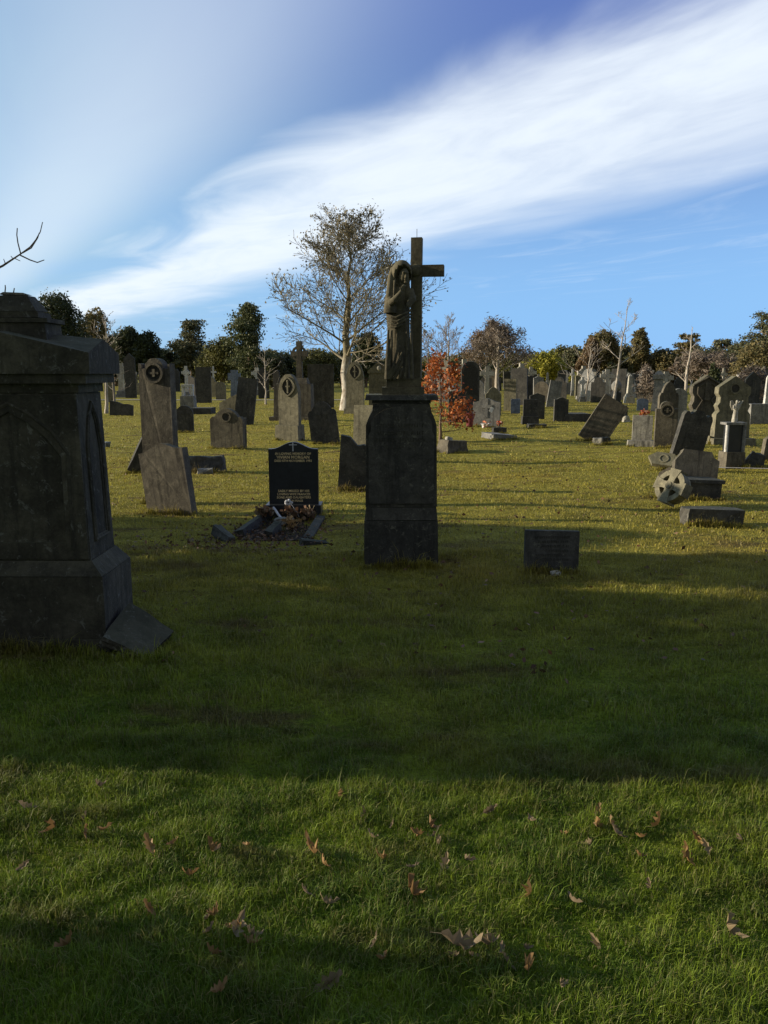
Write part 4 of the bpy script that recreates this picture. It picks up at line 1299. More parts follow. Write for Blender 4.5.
# angel far left under the white cross
Y0 = 36.0; s0 = depth(Y0) / F
tr = thing('angel_monument', 'small white bench shaped monument with a kneeling figure in the left distance', 'monument', (xat(187, Y0), Y0, 0))
bm = bmesh.new(); box(bm, -7 * s0, 7 * s0, 0, .6, -.04, zat(396, Y0), (.02, .02)); obj('plinth', bm, MATS['grey'], tr, bevel=.01)
bm = bmesh.new()
for sg in (-1, 1): box(bm, sg * 4.5 * s0 - .05, sg * 4.5 * s0 + .05, .15, .4, zat(396, Y0) + .002, zat(387, Y0))
box(bm, -5.5 * s0, 5.5 * s0, .1, .45, zat(387, Y0) + .002, zat(384.5, Y0)); obj('canopy', bm, MATS['white'], tr, bevel=.01)

# flowers and paper at the marble headstone
Yf = ydist(428)
bouquet('potted_flowers', 'white wrapped bouquet leaning at the foot of the grey marble headstone', 'flowers', xat(485, Yf), Yf - .2, .0, .16, 'red_petals', 40, True, .05)
bouquet('potted_flowers', 'small red flowers right of the grey marble headstone', 'flowers', xat(499, Yf), Yf - .1, .05, .14, 'red_petals', 60, False, .06)
bouquet('potted_flowers', 'red and white flowers before the small blue headstone', 'flowers', xat(644, 28.5), 28.5, .05, .2, 'red_petals', 60, False, .09)
bm = bmesh.new(); box(bm, -.045, .045, 0, .01, 0, .15, M=Matrix.Rotation(R(28), 4, 'Y'))
o = obj('paper_note', bm, MATS['white_paper']); o.location = (xat(490, Yf) - .01, Yf - .05, zat(412, Yf)); tag(o, 'white sheet of paper fixed slantwise on the grey marble headstone', 'paper')
bm = bmesh.new(); loft(bm, [(0, 0, 0, .06, .06), (.05, 0, 0, .09, .09), (.30, 0, 0, .12, .12), (.38, 0, 0, .10, .10), (.42, 0, 0, .11, .11)], 16)
o = obj('clay_urn', bm, MATS['terracotta'], smooth=True); o.location = (xat(470, Yf), Yf + .1, 0); tag(o, 'dark red urn standing left of the grey marble headstone', 'urn')
bm = bmesh.new(); loft(bm, [(0, 0, 0, .05, .05), (.10, 0, 0, .075, .07), (.11, 0, 0, .08, .075)], 14)
o = obj('plastic_pot', bm, MATS['blue_slate'], smooth=True); Yp = ydist(447); o.location = (xat(107.5, Yp), Yp, 0); tag(o, 'small blue grey pot on the grass beside the big tomb', 'pot')
# far filling: crowded rows beyond, grown in clusters so that each cluster has its own description
clusters = [
    # x0, x1, y0, y1, n, phrase
    (118, 330, 50, 85, 26, 'in far left rows under the evergreens'),
    (430, 520, 38, 80, 24, 'in far rows beneath the birches'),
    (515, 585, 42, 85, 34, 'in far rows beneath olive evergreens'),
    (585, 660, 42, 85, 34, 'in far rows around white crosses'),
    (655, 790, 38, 85, 30, 'in far rows behind ornate stones'),
]
styles = [('flat', 'square'), ('round', 'round topped'), ('gothic', 'pointed'), ('camber', 'curved top'), ('gable', 'gabled'), ('shoulder', 'shouldered')]
mats_ = [('dark', 'dark', .42), ('grey', 'grey', .28), ('olive', 'olive', .14), ('brown', 'brown', .08), ('white', 'white', .08)]
rf = random.Random(21)
for (xa, xb, ya, yb, n, ph) in clusters:
    for i in range(n):
        yy = ya + (yb - ya) * (i / n) ** 1.1 + rf.uniform(-1, 1)
        pxx = rf.uniform(xa, xb)
        st_, sn = rf.choice(styles)
        t_ = rf.random(); acc = 0
        for mm, mn, p in mats_:
            acc += p
            if t_ < acc: break
        if rf.random() < .16:
            cross_stone(pxx, row(yy), row(yy) - (rf.uniform(1.5, 2.3)) * F / yy, 0.8 * F / yy, 'pale' if mm != 'white' else 'white',
                        'pale little ringed cross %s' % ph, y=yy, name='stone_cross', group='pale ringed crosses %s' % ph, rot=rf.uniform(-20, 20))
            continue
        hgt = rf.uniform(.8, 1.9); wd = rf.uniform(.5, .9)
        H(st_, pxx, row(yy), wd * F / yy, zat_row(yy, hgt) if False else 512 - F * math.tan(math.atan((hgt - EYE) / yy) + PITCH), mm,
          '%s %s headstone %s' % (mn, sn, ph), y=yy, far=True, rot=rf.uniform(-28, 10), tilt=rf.uniform(-3, 3), thick=rf.uniform(.12, .25), group='%s %s headstones %s' % (mn, sn, ph))


# ------------------------------------------------------------------ trees
def foliage_tree(px, y, top, wpx, mat, label, name='evergreen_tree', style='round', n=2600, size=None, base_row=None, trunk='brown_bark', cat='tree', zlow=None, group=None, lobes=26):
    s = depth(y) / F
    x = xat(px, y); h = zat(top, y); w = wpx * s
    root = thing(name, label, cat, (x, y, 0), 0, group)
    rl = random.Random(int(px * 13 + top))
    bl = []
    low = h * .15 if zlow is None else zlow
    if style == 'round':
        lobes = int(lobes * 1.9); cz = low + (h - low) * .42; rzu = h - cz; rzd = cz - low * .3
        for i in range(lobes):
            u_ = 1 - 1.55 * (i + .5) / lobes; a_ = i * 2.39996 + rl.uniform(-.5, .5)
            q_ = math.sqrt(max(0, 1 - u_ * u_)); r = w * rl.uniform(.10, .19)
            f_ = rl.uniform(.72, 1.0)
            bl.append((math.cos(a_) * q_ * (w / 2 - r) * f_, math.sin(a_) * q_ * (w / 2 - r) * f_, cz + u_ * ((rzu if u_ > 0 else rzd) - r * .8) * (f_ * .3 + .7), r, r, r * rl.uniform(.7, .95)))
        bl.append((0, 0, cz, w * .36, w * .36, (h - low) * .38)); bl.append((0, 0, cz * .7, w * .36, w * .36, (h - low) * .3))
    elif style == 'cedar':
        tiers = 7
        for i in range(tiers):
            t = i / (tiers - 1)
            zz_ = low + (h - low) * t - (h * .02)
            rad = w / 2 * (1 - .62 * t) * rl.uniform(.8, 1.1)
            for q_ in range(8):
                a_ = q_ * .785 + rl.uniform(-.4, .4); rr3 = rad * rl.uniform(.3, .95)
                bl.append((math.cos(a_) * rr3, math.sin(a_) * rr3, zz_ + rl.uniform(-.35, .35), rad * .42, rad * .42, h * .022 + .10))
        bl.append((0, 0, low + (h - low) * .3, w * .14, w * .14, h * .28))
    elif style == 'pine':
        for i in range(int(lobes * 1.5)):
            t = rl.uniform(0, 1); a_ = rl.uniform(0, 6.28)
            rad = w / 2 * (1.0 - .7 * abs(t - .45)) * rl.uniform(.1, .85)
            r = w * rl.uniform(.13, .22)
            bl.append((math.cos(a_) * rad, math.sin(a_) * rad, low + (h - low - r * .6) * t, r * 1.2, r * 1.2, r * .6))
        bl.append((0, 0, h - w * .14, w * .2, w * .2, w * .14)); bl.append((w * .08, 0, h - w * .32, w * .27, w * .27, w * .2))
    elif style == 'column':
        for i in range(lobes):
            t = i / lobes; r = w * .3 * (1.0 - .5 * t); a_ = rl.uniform(0, 6.28)
            bl.append((math.cos(a_) * w * .15, math.sin(a_) * w * .15, low + (h - low - r) * t, r, r, r * 1.6))
    if size is None: size = max(.06, 1.45 * s)
    n = int(n * 3.6)
    g0 = blob_gen(bl, .55, .16)
    fr = [rng.normal(size=3) * 1.6 / w * 2 for _ in range(4)]; phs = rng.uniform(0, 6.28, 4)
    def g1(n_):
        c_ = g0(n_); c_ = c_ + rng.normal(size=c_.shape) * w * .018
        for f_, p_ in zip(fr, phs):
            c_ = c_ + np.sin(c_ @ (f_ * 3) + p_)[:, None] * np.array([w, w, w * .6]) * .016
        # thin patches where the sky shows through
        keep_ = (np.sin(c_ @ (fr[0] * 5)) + np.sin(c_ @ (fr[1] * 7) + 1) + rng.normal(size=len(c_)) * .5) > -1.35
        return c_[keep_]
    P_, F_ = leaf_quads(n, g1, size, .15 if style != 'cedar' else .45, 1.7)
    np_mesh('crown', P_, F_, 4, MATS[mat], root)
    bm = bmesh.new()
    tr_ = max(.12, w * .035)
    tube(bm, [(0, 0, -.1), (tr_ * .3, 0, h * .3), (-tr_ * .2, 0, h * .6), (0, 0, h * .9)], [tr_ * 1.3, tr_, tr_ * .7, tr_ * .2], 8)
    for i in range(8):
        zz_ = low + (h - low) * (i + .5) / 9; a_ = i * 2.4; L = w * .36 * (1 - .5 * i / 8)
        tube(bm, [(0, 0, zz_ - .3), (math.cos(a_) * L * .5, math.sin(a_) * L * .5, zz_), (math.cos(a_) * L, math.sin(a_) * L, zz_ + .3)], [tr_ * .4, tr_ * .25, tr_ * .08], 5)
    obj('trunk', bm, MATS[trunk], root)
    return root


class Tubes:
    """fast tapered tubes into flat arrays"""
    def __init__(s): s.v = []; s.f = []

    def seg(s, p, q, r0, r1, n=4):
        d_ = q - p
        if d_.length < 1e-6: return
        d_.normalize()
        a = d_.cross(Vector((0, 0, 1)) if abs(d_.z) < .95 else Vector((1, 0, 0))).normalized(); b_ = d_.cross(a)
        i0 = len(s.v)
        for (c_, r) in ((p, r0), (q, r1)):
            for k_ in range(n):
                t = 2 * math.pi * k_ / n
                w_ = c_ + a * (math.cos(t) * r) + b_ * (math.sin(t) * r)
                s.v.append((w_.x, w_.y, w_.z))
        for k_ in range(n):
            s.f.append((i0 + k_, i0 + (k_ + 1) % n, i0 + n + (k_ + 1) % n, i0 + n + k_))


def grow(T, p, d_, L, r, lev, rl, tips, spread=.55, up=.12, nseg=4, kids=(3, 5), minr=.004, ratio=.66, start=.25):
    d_ = d_.normalized(); pts = [p.copy()]; q = p.copy(); rs = [r]
    for i in range(nseg):
        d_ = (d_ + Vector((rl.gauss(0, .10), rl.gauss(0, .10), rl.gauss(0, .07) + up * .5))).normalized()
        q2 = q + d_ * (L / nseg)
        r2 = max(minr, r * (1 - .75 * (i + 1) / nseg))
        T.seg(q, q2, rs[-1], r2, 6 if r > .04 else (4 if r > .012 else 3))
        q = q2; pts.append(q.copy()); rs.append(r2)
    tips.append((q.copy(), lev))
    if lev <= 0: return
    nk = rl.randint(*kids)
    for j in range(nk):
        t = start + (1 - start) * (j + rl.random() * .8) / nk
        i = min(nseg - 1, int(t * nseg)); fr = t * nseg - i
        b_ = pts[i].lerp(pts[i + 1], min(1, fr))
        base_d = (pts[i + 1] - pts[i]).normalized()
        a = base_d.orthogonal().normalized(); a = Matrix.Rotation(rl.uniform(0, 6.28), 3, base_d) @ a
        nd = (base_d * (1 - spread * .55) + a * spread + Vector((0, 0, up))).normalized()
        grow(T, b_, nd, L * ratio * rl.uniform(.7, 1.1) * (1.1 - .4 * t), max(minr, rs[i] * .55), lev - 1, rl, tips, spread, up, nseg, kids, minr, ratio, start)


def bare_tree(px, y, top, label, mat='grey_bark', lean=0, wpx=40, lev=4, r0=None, name='bare_tree', seed=1, leaves=None, leafn=0, leafsize=.05, fork=.35, minr=.004, limbs=7, upk=.5, group=None, rootz=0.0, kids=(3, 4), x=None, tipleaf=0, droop=0, limbr=.38, start=.25):
    minr *= .55 if lev < 4 else .75
    s = depth(y) / F
    if x is None: x = xat(px, y)
    h = zat(top, y); w = wpx * s
    rl = random.Random(seed)
    root = thing(name, label, 'tree', (x, y, 0), 0, group)
    T = Tubes(); tips = []
    r0 = r0 or h * .018
    # trunk
    pts = []; n = 9
    for i in range(n + 1):
        t = i / n
        pts.append(Vector((math.tan(R(lean)) * h * t + rl.gauss(0, h * .006) * (i > 0), rl.gauss(0, h * .006) * (i > 0), h * .93 * t - (.1 if i == 0 else 0))))
    rad = [max(minr, r0 * (1 - .9 * (i / n) ** .9)) * (1.25 if i == 0 else 1) for i in range(n + 1)]
    T2 = Tubes()
    for i in range(n): T2.seg(pts[i], pts[i + 1], rad[i], rad[i + 1], 10)
    for j in range(limbs):
        t = fork + (1 - fork) * (j + rl.random() * .6) / limbs
        i = min(n - 1, int(t * n)); b_ = pts[i].lerp(pts[i + 1], t * n - i)
        a_ = j * 2.4 + rl.uniform(-.4, .4)
        el = upk * (.55 + 1.3 * t)
        d_ = Vector((math.cos(a_), math.sin(a_), el)).normalized()
        tt = (t - fork) / (1 - fork)
        L = w * .5 * (1.1 - .75 * tt ** 1.5) * rl.uniform(.8, 1.1)
        grow(T, b_, d_, L, rad[i] * limbr, lev - 1, rl, tips, minr=minr, kids=kids, up=.12 - droop, start=start)
    tips.append((pts[-1], 0))
    tp = np.array([[p.x, p.y, p.z] for p, l in tips])
    bv = np.array(T.v); tv = np.array(T2.v)
    kz = h / bv[:, 2].max(); kx = w / (np.percentile(bv[:, 0], 99.7) - np.percentile(bv[:, 0], .3))
    for A in (bv, tv, tp):
        A[:, 2] *= kz
        f_ = kx if A is not tv else min(1, kx)
        cx = np.interp(A[:, 2], [p.z * kz for p in pts], [p.x for p in pts])
        cy_ = np.interp(A[:, 2], [p.z * kz for p in pts], [p.y for p in pts])
        if A is not tv:
            ramp_ = np.clip(np.hypot(A[:, 0] - cx, A[:, 1] - cy_) / (.12 * w), 0, 1)
            q_ = 1 + (kx - 1) * ramp_
            A[:, 0] = cx + (A[:, 0] - cx) * q_; A[:, 1] = cy_ + (A[:, 1] - cy_) * q_
    np_mesh('trunk', tv, np.array(T2.f), 4, MATS[mat], root).data.polygons.foreach_set('use_smooth', [True] * len(T2.f))
    np_mesh('branches', bv, np.array(T.f), 4, MATS[mat], root)
    if leaves and leafn:
        gi = rng.choice(len(tp), leafn)
        c_ = tp[gi] + rng.normal(size=(leafn, 3)) * leafsize * 1.6
        P_, F_ = leaf_quads(leafn, lambda n_: c_, leafsize * (.45 if leaves in ('twig_haze', 'brown_leaf') else 1), 0, 6 if leaves == 'twig_haze' else (4 if leaves == 'brown_leaf' else 1.5))
        np_mesh('leaves', P_, F_, 4, MATS[leaves], root)
    return root


# main tree
bare_tree(346, 34.5, 204, 'spreading tree with white lower trunk and sparse curled leaves behind the statue', 'birch_bark', lean=1, wpx=152, lev=4, r0=.26, name='broadleaf_tree', seed=11, limbr=.30,
          leaves='bud_leaf', leafn=4600, leafsize=.072, fork=.25, minr=.012, limbs=24, droop=.05, upk=.7, kids=(5, 6), start=.10)
# red-leaved sapling
bare_tree(440, 18.5, 356, 'young tree with copper red leaves right behind the statue pedestal', 'brown_bark', wpx=54, lev=3, r0=.04, name='copper_tree', seed=5, leaves='red_leaf', leafn=1500, leafsize=.06, fork=.10, minr=.006, limbs=15, upk=.05, kids=(3, 4))
bare_tree(266, 40, 343, 'pink twigged sapling standing between dark slab and gothic headstone', 'pale_bark', wpx=38, lev=2, r0=.05, name='sapling', seed=6, fork=.2, minr=.010, limbs=14, upk=.4, kids=(2, 4))
bare_tree(106, 31, 311, 'slim leafless white birch right of the big tomb', 'pale_bark', lean=3, wpx=40, lev=3, r0=.07, name='birch_tree', seed=8, fork=.5, minr=.009, limbs=9, upk=.9, kids=(2, 3))
bare_tree(114, 41, 352, 'second thin bare sapling behind the slim white birch', 'grey_bark', wpx=32, lev=2, r0=.05, name='sapling', seed=9, fork=.2, minr=.01, limbs=10, upk=.5)
bare_tree(613, 36, 298, 'tall thin leafless tree leaning rightwards beside the white crosses', 'pale_bark', lean=5, wpx=40, lev=3, r0=.075, name='bare_tree', seed=13, fork=.38, minr=.010, limbs=9, upk=1.1, kids=(2, 3))
bare_tree(682, 27, 326, 'slender pale leafless tree behind the black leaning headstone', 'pale_bark', lean=3, wpx=24, lev=2, r0=.075, name='bare_tree', seed=14, fork=.3, minr=.009, limbs=8, upk=1.3, kids=(2, 3))
bare_tree(585, 44, 336, 'pale trunked bare tree with spread boughs beside the white marble cross', 'pale_bark', lean=3, wpx=60, lev=3, r0=.09, name='bare_tree', seed=15, fork=.3, minr=.011, limbs=8, upk=.9, kids=(2, 3))
bare_tree(448, 62, 312, 'tall grey bare tree just right of the stone cross', 'grey_bark', wpx=60, lev=4, r0=.16, name='bare_tree', seed=16, fork=.25, minr=.016, limbs=12, upk=.8)
bare_tree(428, 66, 328, 'twiggy grey bare tree half hidden behind the stone cross', 'grey_bark', wpx=62, lev=4, r0=.2, name='bare_tree', seed=17, fork=.25, minr=.02, limbs=10, upk=.6)
bare_tree(497, 60, 320, 'grey birch with drooping fine twigs above the narrow olive slab', 'pale_bark', wpx=62, lev=4, r0=.2, name='birch_tree', seed=18, fork=.3, minr=.018, limbs=13, upk=.8, leaves='twig_haze', leafn=5000, leafsize=.13, droop=.12)
bare_tree(486, 64, 331, 'brown twigged birch left of the grey drooping one', 'grey_bark', wpx=50, lev=4, r0=.2, name='birch_tree', seed=19, fork=.25, minr=.018, limbs=12, upk=.8, leaves='brown_leaf', leafn=6500, leafsize=.15)
bare_tree(706, 66, 352, 'low brown leafless tree behind the ornate stones', 'brown_bark', wpx=70, lev=4, r0=.2, name='bare_tree', seed=20, fork=.2, minr=.02, limbs=12, upk=.6, leaves='twig_haze', leafn=4500, leafsize=.16)
bare_tree(750, 36, 370, 'short russet bush tree behind the right hand slabs', 'brown_bark', wpx=34, lev=3, r0=.06, name='bare_tree', seed=22, fork=.1, minr=.01, limbs=12, upk=1.0, leaves='twig_haze', leafn=2000, leafsize=.10)
bare_tree(645, 40, 370, 'brown thin shrub left of the square pillar', 'brown_bark', wpx=16, lev=3, r0=.04, name='bare_tree', seed=23, fork=.1, minr=.008, limbs=10, upk=1.6, leaves='twig_haze', leafn=1500, leafsize=.09)
# tree outside the left edge whose twig reaches in
bt = thing('bare_tree', 'bare tree at the left edge with one long twig reaching over the tomb', 'tree', (-3.1, 5.0, 0))
T = Tubes(); rl = random.Random(4)
pts = [Vector((0, 0, -.1)), Vector((.02, 0, 1.2)), Vector((-.03, .02, 2.4)), Vector((.03, 0, 3.6)), Vector((0, 0, 5.0))]
for i in range(4): T.seg(pts[i], pts[i + 1], (.09, .075, .06, .04, .01)[i], (.09, .075, .06, .04, .01)[i + 1], 9)
np_mesh('trunk', np.array(T.v), np.array(T.f), 4, MATS['brown_bark'], bt)
T = Tubes(); tips = []
for j in range(9):
    a_ = math.pi + (j - 4) * .22
    grow(T, pts[2].lerp(pts[4], j / 9), Vector((math.cos(a_), math.sin(a_), .7)), 1.25, .022, 2, rl, tips, minr=.003, kids=(2, 3))
yb = 5.0
def bp_(px_, py_): return Vector((xat(px_, yb, 2.2) + 3.1, 0, zat(py_, yb)))
def chain(L, rs):
    for i in range(len(L) - 1):
        T.seg(L[i], L[i + 1], rs[0] + (rs[1] - rs[0]) * i / (len(L) - 1), rs[0] + (rs[1] - rs[0]) * (i + 1) / (len(L) - 1), 5)
chain([pts[1].lerp(pts[2], .6), bp_(-60, 292), bp_(-20, 276), bp_(3, 266), bp_(22, 254)], (.014, .0045))
chain([bp_(22, 254), bp_(32, 247), bp_(38, 240), bp_(43, 232), bp_(46, 222)], (.0045, .0025))
chain([bp_(24, 253), bp_(33, 248), bp_(40, 238), bp_(42, 233)], (.004, .003))
chain([bp_(22, 254), bp_(20, 243), bp_(19.5, 235), bp_(20.5, 228)], (.004, .003))
chain([bp_(21, 255), bp_(31, 260), bp_(38, 262.5), bp_(45, 260)], (.0045, .0028))
chain([bp_(6, 264), bp_(4.5, 259)], (.003, .002)); chain([bp_(14, 259), bp_(12, 256)], (.003, .002)); chain([bp_(15, 258), bp_(21, 261)], (.003, .002))
chain([bp_(-30, 225), bp_(-8, 208), bp_(-3, 200), bp_(3, 192)], (.006, .0035))
chain([pts[2], bp_(-60, 250), bp_(-30, 225)], (.02, .006))
chain([bp_(-60, 340), bp_(-10, 322), bp_(3, 312), bp_(10, 300), bp_(13, 288)], (.012, .003)); chain([bp_(-5, 318), bp_(2, 300), bp_(4, 288), bp_(4, 285)], (.005, .003))
chain([pts[1], bp_(-60, 340)], (.03, .012))
chain([bp_(3, 312), bp_(9, 307), bp_(13, 302)], (.004, .003))
np_mesh('branches', np.array(T.v), np.array(T.f), 4, MATS['brown_bark'], bt)

FT = foliage_tree
FT(2, 70, 292, 26, 'yew', 'dark evergreen at the far left behind the tomb finial', n=2200)
FT(62, 68, 288, 66, 'yew', 'tall dark evergreen crown rising right behind the tomb cap', n=6000, lobes=34)
FT(98, 80, 306, 42, 'cedar_warm', 'brownish green evergreen behind the slim white birch', n=3200)
FT(130, 86, 325, 38, 'yew', 'dark evergreen between the slim birch and the tall roundel slab', n=3000)
FT(150, 80, 330, 34, 'yew', 'rounded dark evergreen rising directly behind the tall roundel slab', n=2600)
FT(192, 88, 320, 38, 'pine', 'lone pine with open layered crown in the left distance', name='pine_tree', style='pine', n=3600, zlow=1.5)
FT(222, 78, 336, 54, 'olive_leaf', 'broad olive green evergreen between the pine and the ivy clad tree', n=4000)
FT(250, 72, 303, 46, 'ivy', 'tall ivy clad tree left of the spreading bare tree', name='ivy_clad_tree', n=5500, style='pine', lobes=34, zlow=.5)
FT(283, 90, 352, 46, 'yew', 'low dark evergreen behind the pink sapling', n=2400)
FT(318, 86, 347, 50, 'olive_leaf', 'low rounded green tree behind the celtic ring cross', n=3000)
FT(366, 84, 330, 34, 'yew', 'dark evergreen left of the statue behind the small gabled tomb', n=2600)
FT(396, 92, 352, 44, 'yew', 'dark low evergreen hidden behind the statue', n=2200)
FT(440, 95, 356, 56, 'olive_leaf', 'low olive tree behind the red leaved sapling', n=2600)
FT(516, 98, 352, 40, 'olive_leaf', 'low green tree right of the birches', n=2200)
FT(542, 76, 350, 50, 'yellow_leaf', 'yellow green rounded tree lit by the sun', n=3600)
FT(566, 100, 345, 52, 'olive_leaf', 'wide dome shaped dark green evergreen behind the yellow green tree', n=4400)
FT(586, 84, 352, 26, 'brown_leaf', 'brown leaved tree left of the tall dark cedar', name='beech_tree', n=2200)
FT(600, 92, 329, 44, 'cedar_warm', 'tall brown green cedar above the white crosses', name='cedar_tree', n=5200, lobes=30)
FT(590, 88, 336, 20, 'brown_leaf', 'narrow russet crown against the tall brown green cedar', name='beech_tree', n=1600)
FT(638, 96, 327, 24, 'cedar_warm', 'small dark pine right of the leaning thin tree', name='pine_tree', n=3000, lobes=30, zlow=.5)
FT(611, 60, 362, 15, 'olive_leaf', 'narrow green cypress behind the leaning thin tree', name='cypress_tree', style='column', n=1500)
FT(655, 100, 352, 48, 'olive_leaf', 'low broad green tree right of the small pine', n=3200)
FT(684, 108, 337, 50, 'cedar_warm', 'flat topped cedar behind the slender pale tree', name='cedar_tree', style='cedar', n=3600)
FT(718, 112, 341, 46, 'pine', 'distant flat topped cedar between two larger cedars', name='cedar_tree', style='cedar', n=3200)
FT(766, 92, 316, 84, 'pine', 'largest layered cedar at the right edge', name='cedar_tree', style='cedar', n=6500)
FT(760, 52, 340, 62, 'cedar_warm', 'bushy olive green yew at the right edge below the largest cedar', name='yew_tree', n=6500, lobes=40)
FT(673, 84, 366, 22, 'brown_leaf', 'rust brown bush left of the ornate canopy stone', name='bush', n=1200)
FT(713, 46, 363, 17, 'yew', 'dark clipped yew rising behind the ornate canopy stone', name='yew_tree', style='column', n=1800)
FT(575, 70, 372, 16, 'yellow_leaf', 'small yellow green bush below the brown leaved tree', name='bush', n=700)
for i, (a_, b_) in enumerate(((110, 'left of the tall roundel slab'), (180, 'under the lone pine'), (235, 'under the ivy clad tree'), (300, 'behind the ring cross tomb'), (345, 'behind the white trunk'), (408, 'behind the statue skirt'), (470, 'behind the bare birches'), (500, 'below the grey birch crown'), (550, 'under the yellow green tree'), (600, 'behind the largest white cross'), (635, 'behind the pale obelisk'), (672, 'behind the pillar head'), (710, 'below the distant cedar'), (745, 'below the largest cedar'), (790, 'beyond the right edge'))):
    FT(a_, 118 + (i % 3) * 5, (338, 350, 350, 352, 352, 356, 361, 358, 352, 352, 351, 354, 352, 350, 350)[i], 96, ('yew', 'olive_leaf', 'pine')[i % 3], 'low dark evergreen filling the horizon %s' % b_, n=2600, lobes=24, zlow=.2)

for (a_, y_, t_, w_, m_, lab_) in ((116, 92, 333, 40, 'yew', 'dark evergreen filling the gap right of the slim white birch'), (168, 96, 346, 44, 'yew', 'low dark evergreen between the tall roundel slab and the lone pine'),
        (208, 98, 347, 36, 'pine', 'low green evergreen right of the lone pine'), (272, 84, 348, 34, 'pine', 'small evergreen right of the ivy clad tree'), (342, 92, 349, 44, 'yew', 'low dark evergreen behind the white trunked tree'),
        (462, 104, 352, 50, 'cedar_warm', 'brownish evergreen behind the grey bare tree'), (622, 100, 343, 34, 'pine', 'dark evergreen between the tall cedar and the small pine'), (662, 96, 348, 40, 'cedar_warm', 'olive brown evergreen left of the slender pale tree'),
        (700, 104, 346, 48, 'pine', 'dark green evergreen behind the low brown leafless tree'), (738, 98, 340, 44, 'pine', 'dark evergreen just left of the largest cedar'), (572, 96, 347, 30, 'pine', 'green evergreen touching the brown leaved tree')):
    FT(a_, y_, t_, w_, m_, lab_, n=2600, lobes=28, zlow=.3)

# unseen bushes added left of the view to throw long shadows over the lawn
def shade_bush(x, y, r, h, label, n=5000, mat='yew'):
    root = thing('unseen_shade_bush', label, 'bush', (x, y, 0), 0)
    rl = random.Random(int(x * 10 + y)); bl = []
    for i in range(26):
        t = rl.random(); a_ = rl.uniform(0, 6.28); q_ = r * .75 * math.sqrt(rl.random()) * (1 - .4 * t)
        bl.append((math.cos(a_) * q_, math.sin(a_) * q_, h * (.1 + .8 * t), r * .35, r * .35, h * .12))
    P_, F_ = leaf_quads(n, blob_gen(bl, .3, .1), .09, 0, 1.6)
    np_mesh('crown', P_, F_, 4, MATS[mat], root)
    bm = bmesh.new(); tube(bm, [(0, 0, -.05), (0, 0, h * .8)], [.12, .03], 8); obj('trunk', bm, MATS['brown_bark'], root)


shade_bush(-6.4, 7.0, 1.25, 2.72, 'added yew bush out of view at left, shading the pedestal and lawn', n=9000)
shade_bush(-6.6, 8.3, 1.0, 2.2, 'added lower yew bush out of view behind the others, for shade', n=7000)
shade_bush(-6.0, 5.55, 1.1, 2.9, 'added tall yew bush out of view level with the big tomb, for shade', n=14000)
shade_bush(-5.8, 4.2, 1.0, 3.1, 'added narrow yew bush out of view behind the second tomb, for shade', n=16000)
shade_bush(-3.4, 1.95, .40, 1.0, 'added loose evergreen shrub out of view nearest the camera, for dappled shade', n=260, mat='olive_leaf')

# ------------------------------------------------------------------ grass
def blades(n, ylo, yhi, hgt, wid, marg, bend=.6, segs=2, pw=1.0, xy=None):
    y = ylo + (yhi - ylo) * rng.random(n * 2) ** pw
    lim = .50 * y + marg
    keep = rng.random(n * 2) < (lim / (.50 * yhi + marg))
    y = y[keep][:n]; m_ = len(y)
    x = rng.uniform(-1, 1, m_) * (.50 * y + marg)
    if xy is not None: x, y = xy; m_ = len(x)
    # clumping
    cl_ = np.sin(x * 5.1 + np.sin(y * 3.7) * 2) * np.sin(y * 6.3 + np.sin(x * 4.1) * 2) * .6 + np.sin(x * 17 + np.sin(y * 13) * 2) * np.sin(y * 19 + np.sin(x * 11) * 2) * .6
    hh_ = hgt * rng.uniform(.4, 1.3, m_) * np.clip(1 + .75 * cl_, .25, 2) * (1 + .9 * (rng.random(m_) < .04))
    th = rng.uniform(0, 2 * np.pi, m_); la = rng.uniform(0.1, 1.0, m_) * bend
    z = 0.022 * np.sin(x * 1.1 + 0.7) * np.sin(y * 0.8 + 1.1) + 0.015 * np.sin(x * 2.3 + y * 1.7) + 0.02 * np.sin(y * 0.35 + x * 0.21)
    z = z * np.clip((60 - np.hypot(x, y)) / 30, 0, 1)
    dx_, dy_ = np.cos(th), np.sin(th); ph_ = th + rng.uniform(.8, 2.3, m_); wx, wy = np.cos(ph_) * wid, np.sin(ph_) * wid
    w1 = rng.uniform(.7, 1.3, m_); wx, wy = wx * w1, wy * w1
    b0 = np.stack([x - wx, y - wy, z - .005], 1); b1 = np.stack([x + wx, y + wy, z - .005], 1)
    mx_ = x + dx_ * hh_ * la * .35; my = y + dy_ * hh_ * la * .35; mz = z + hh_ * .6
    m0 = np.stack([mx_ - wx * .75, my - wy * .75, mz], 1); m1 = np.stack([mx_ + wx * .75, my + wy * .75, mz], 1)
    t = np.stack([x + dx_ * hh_ * la, y + dy_ * hh_ * la, z + hh_ * (1 - .25 * la)], 1)
    V = np.stack([b0, b1, m1, m0, t], 1).reshape(-1, 3)
    i0 = np.arange(m_) * 5
    T3 = np.concatenate([np.stack([i0, i0 + 1, i0 + 2], 1), np.stack([i0, i0 + 2, i0 + 3], 1), np.stack([i0 + 3, i0 + 2, i0 + 4], 1)])
    return V, T3


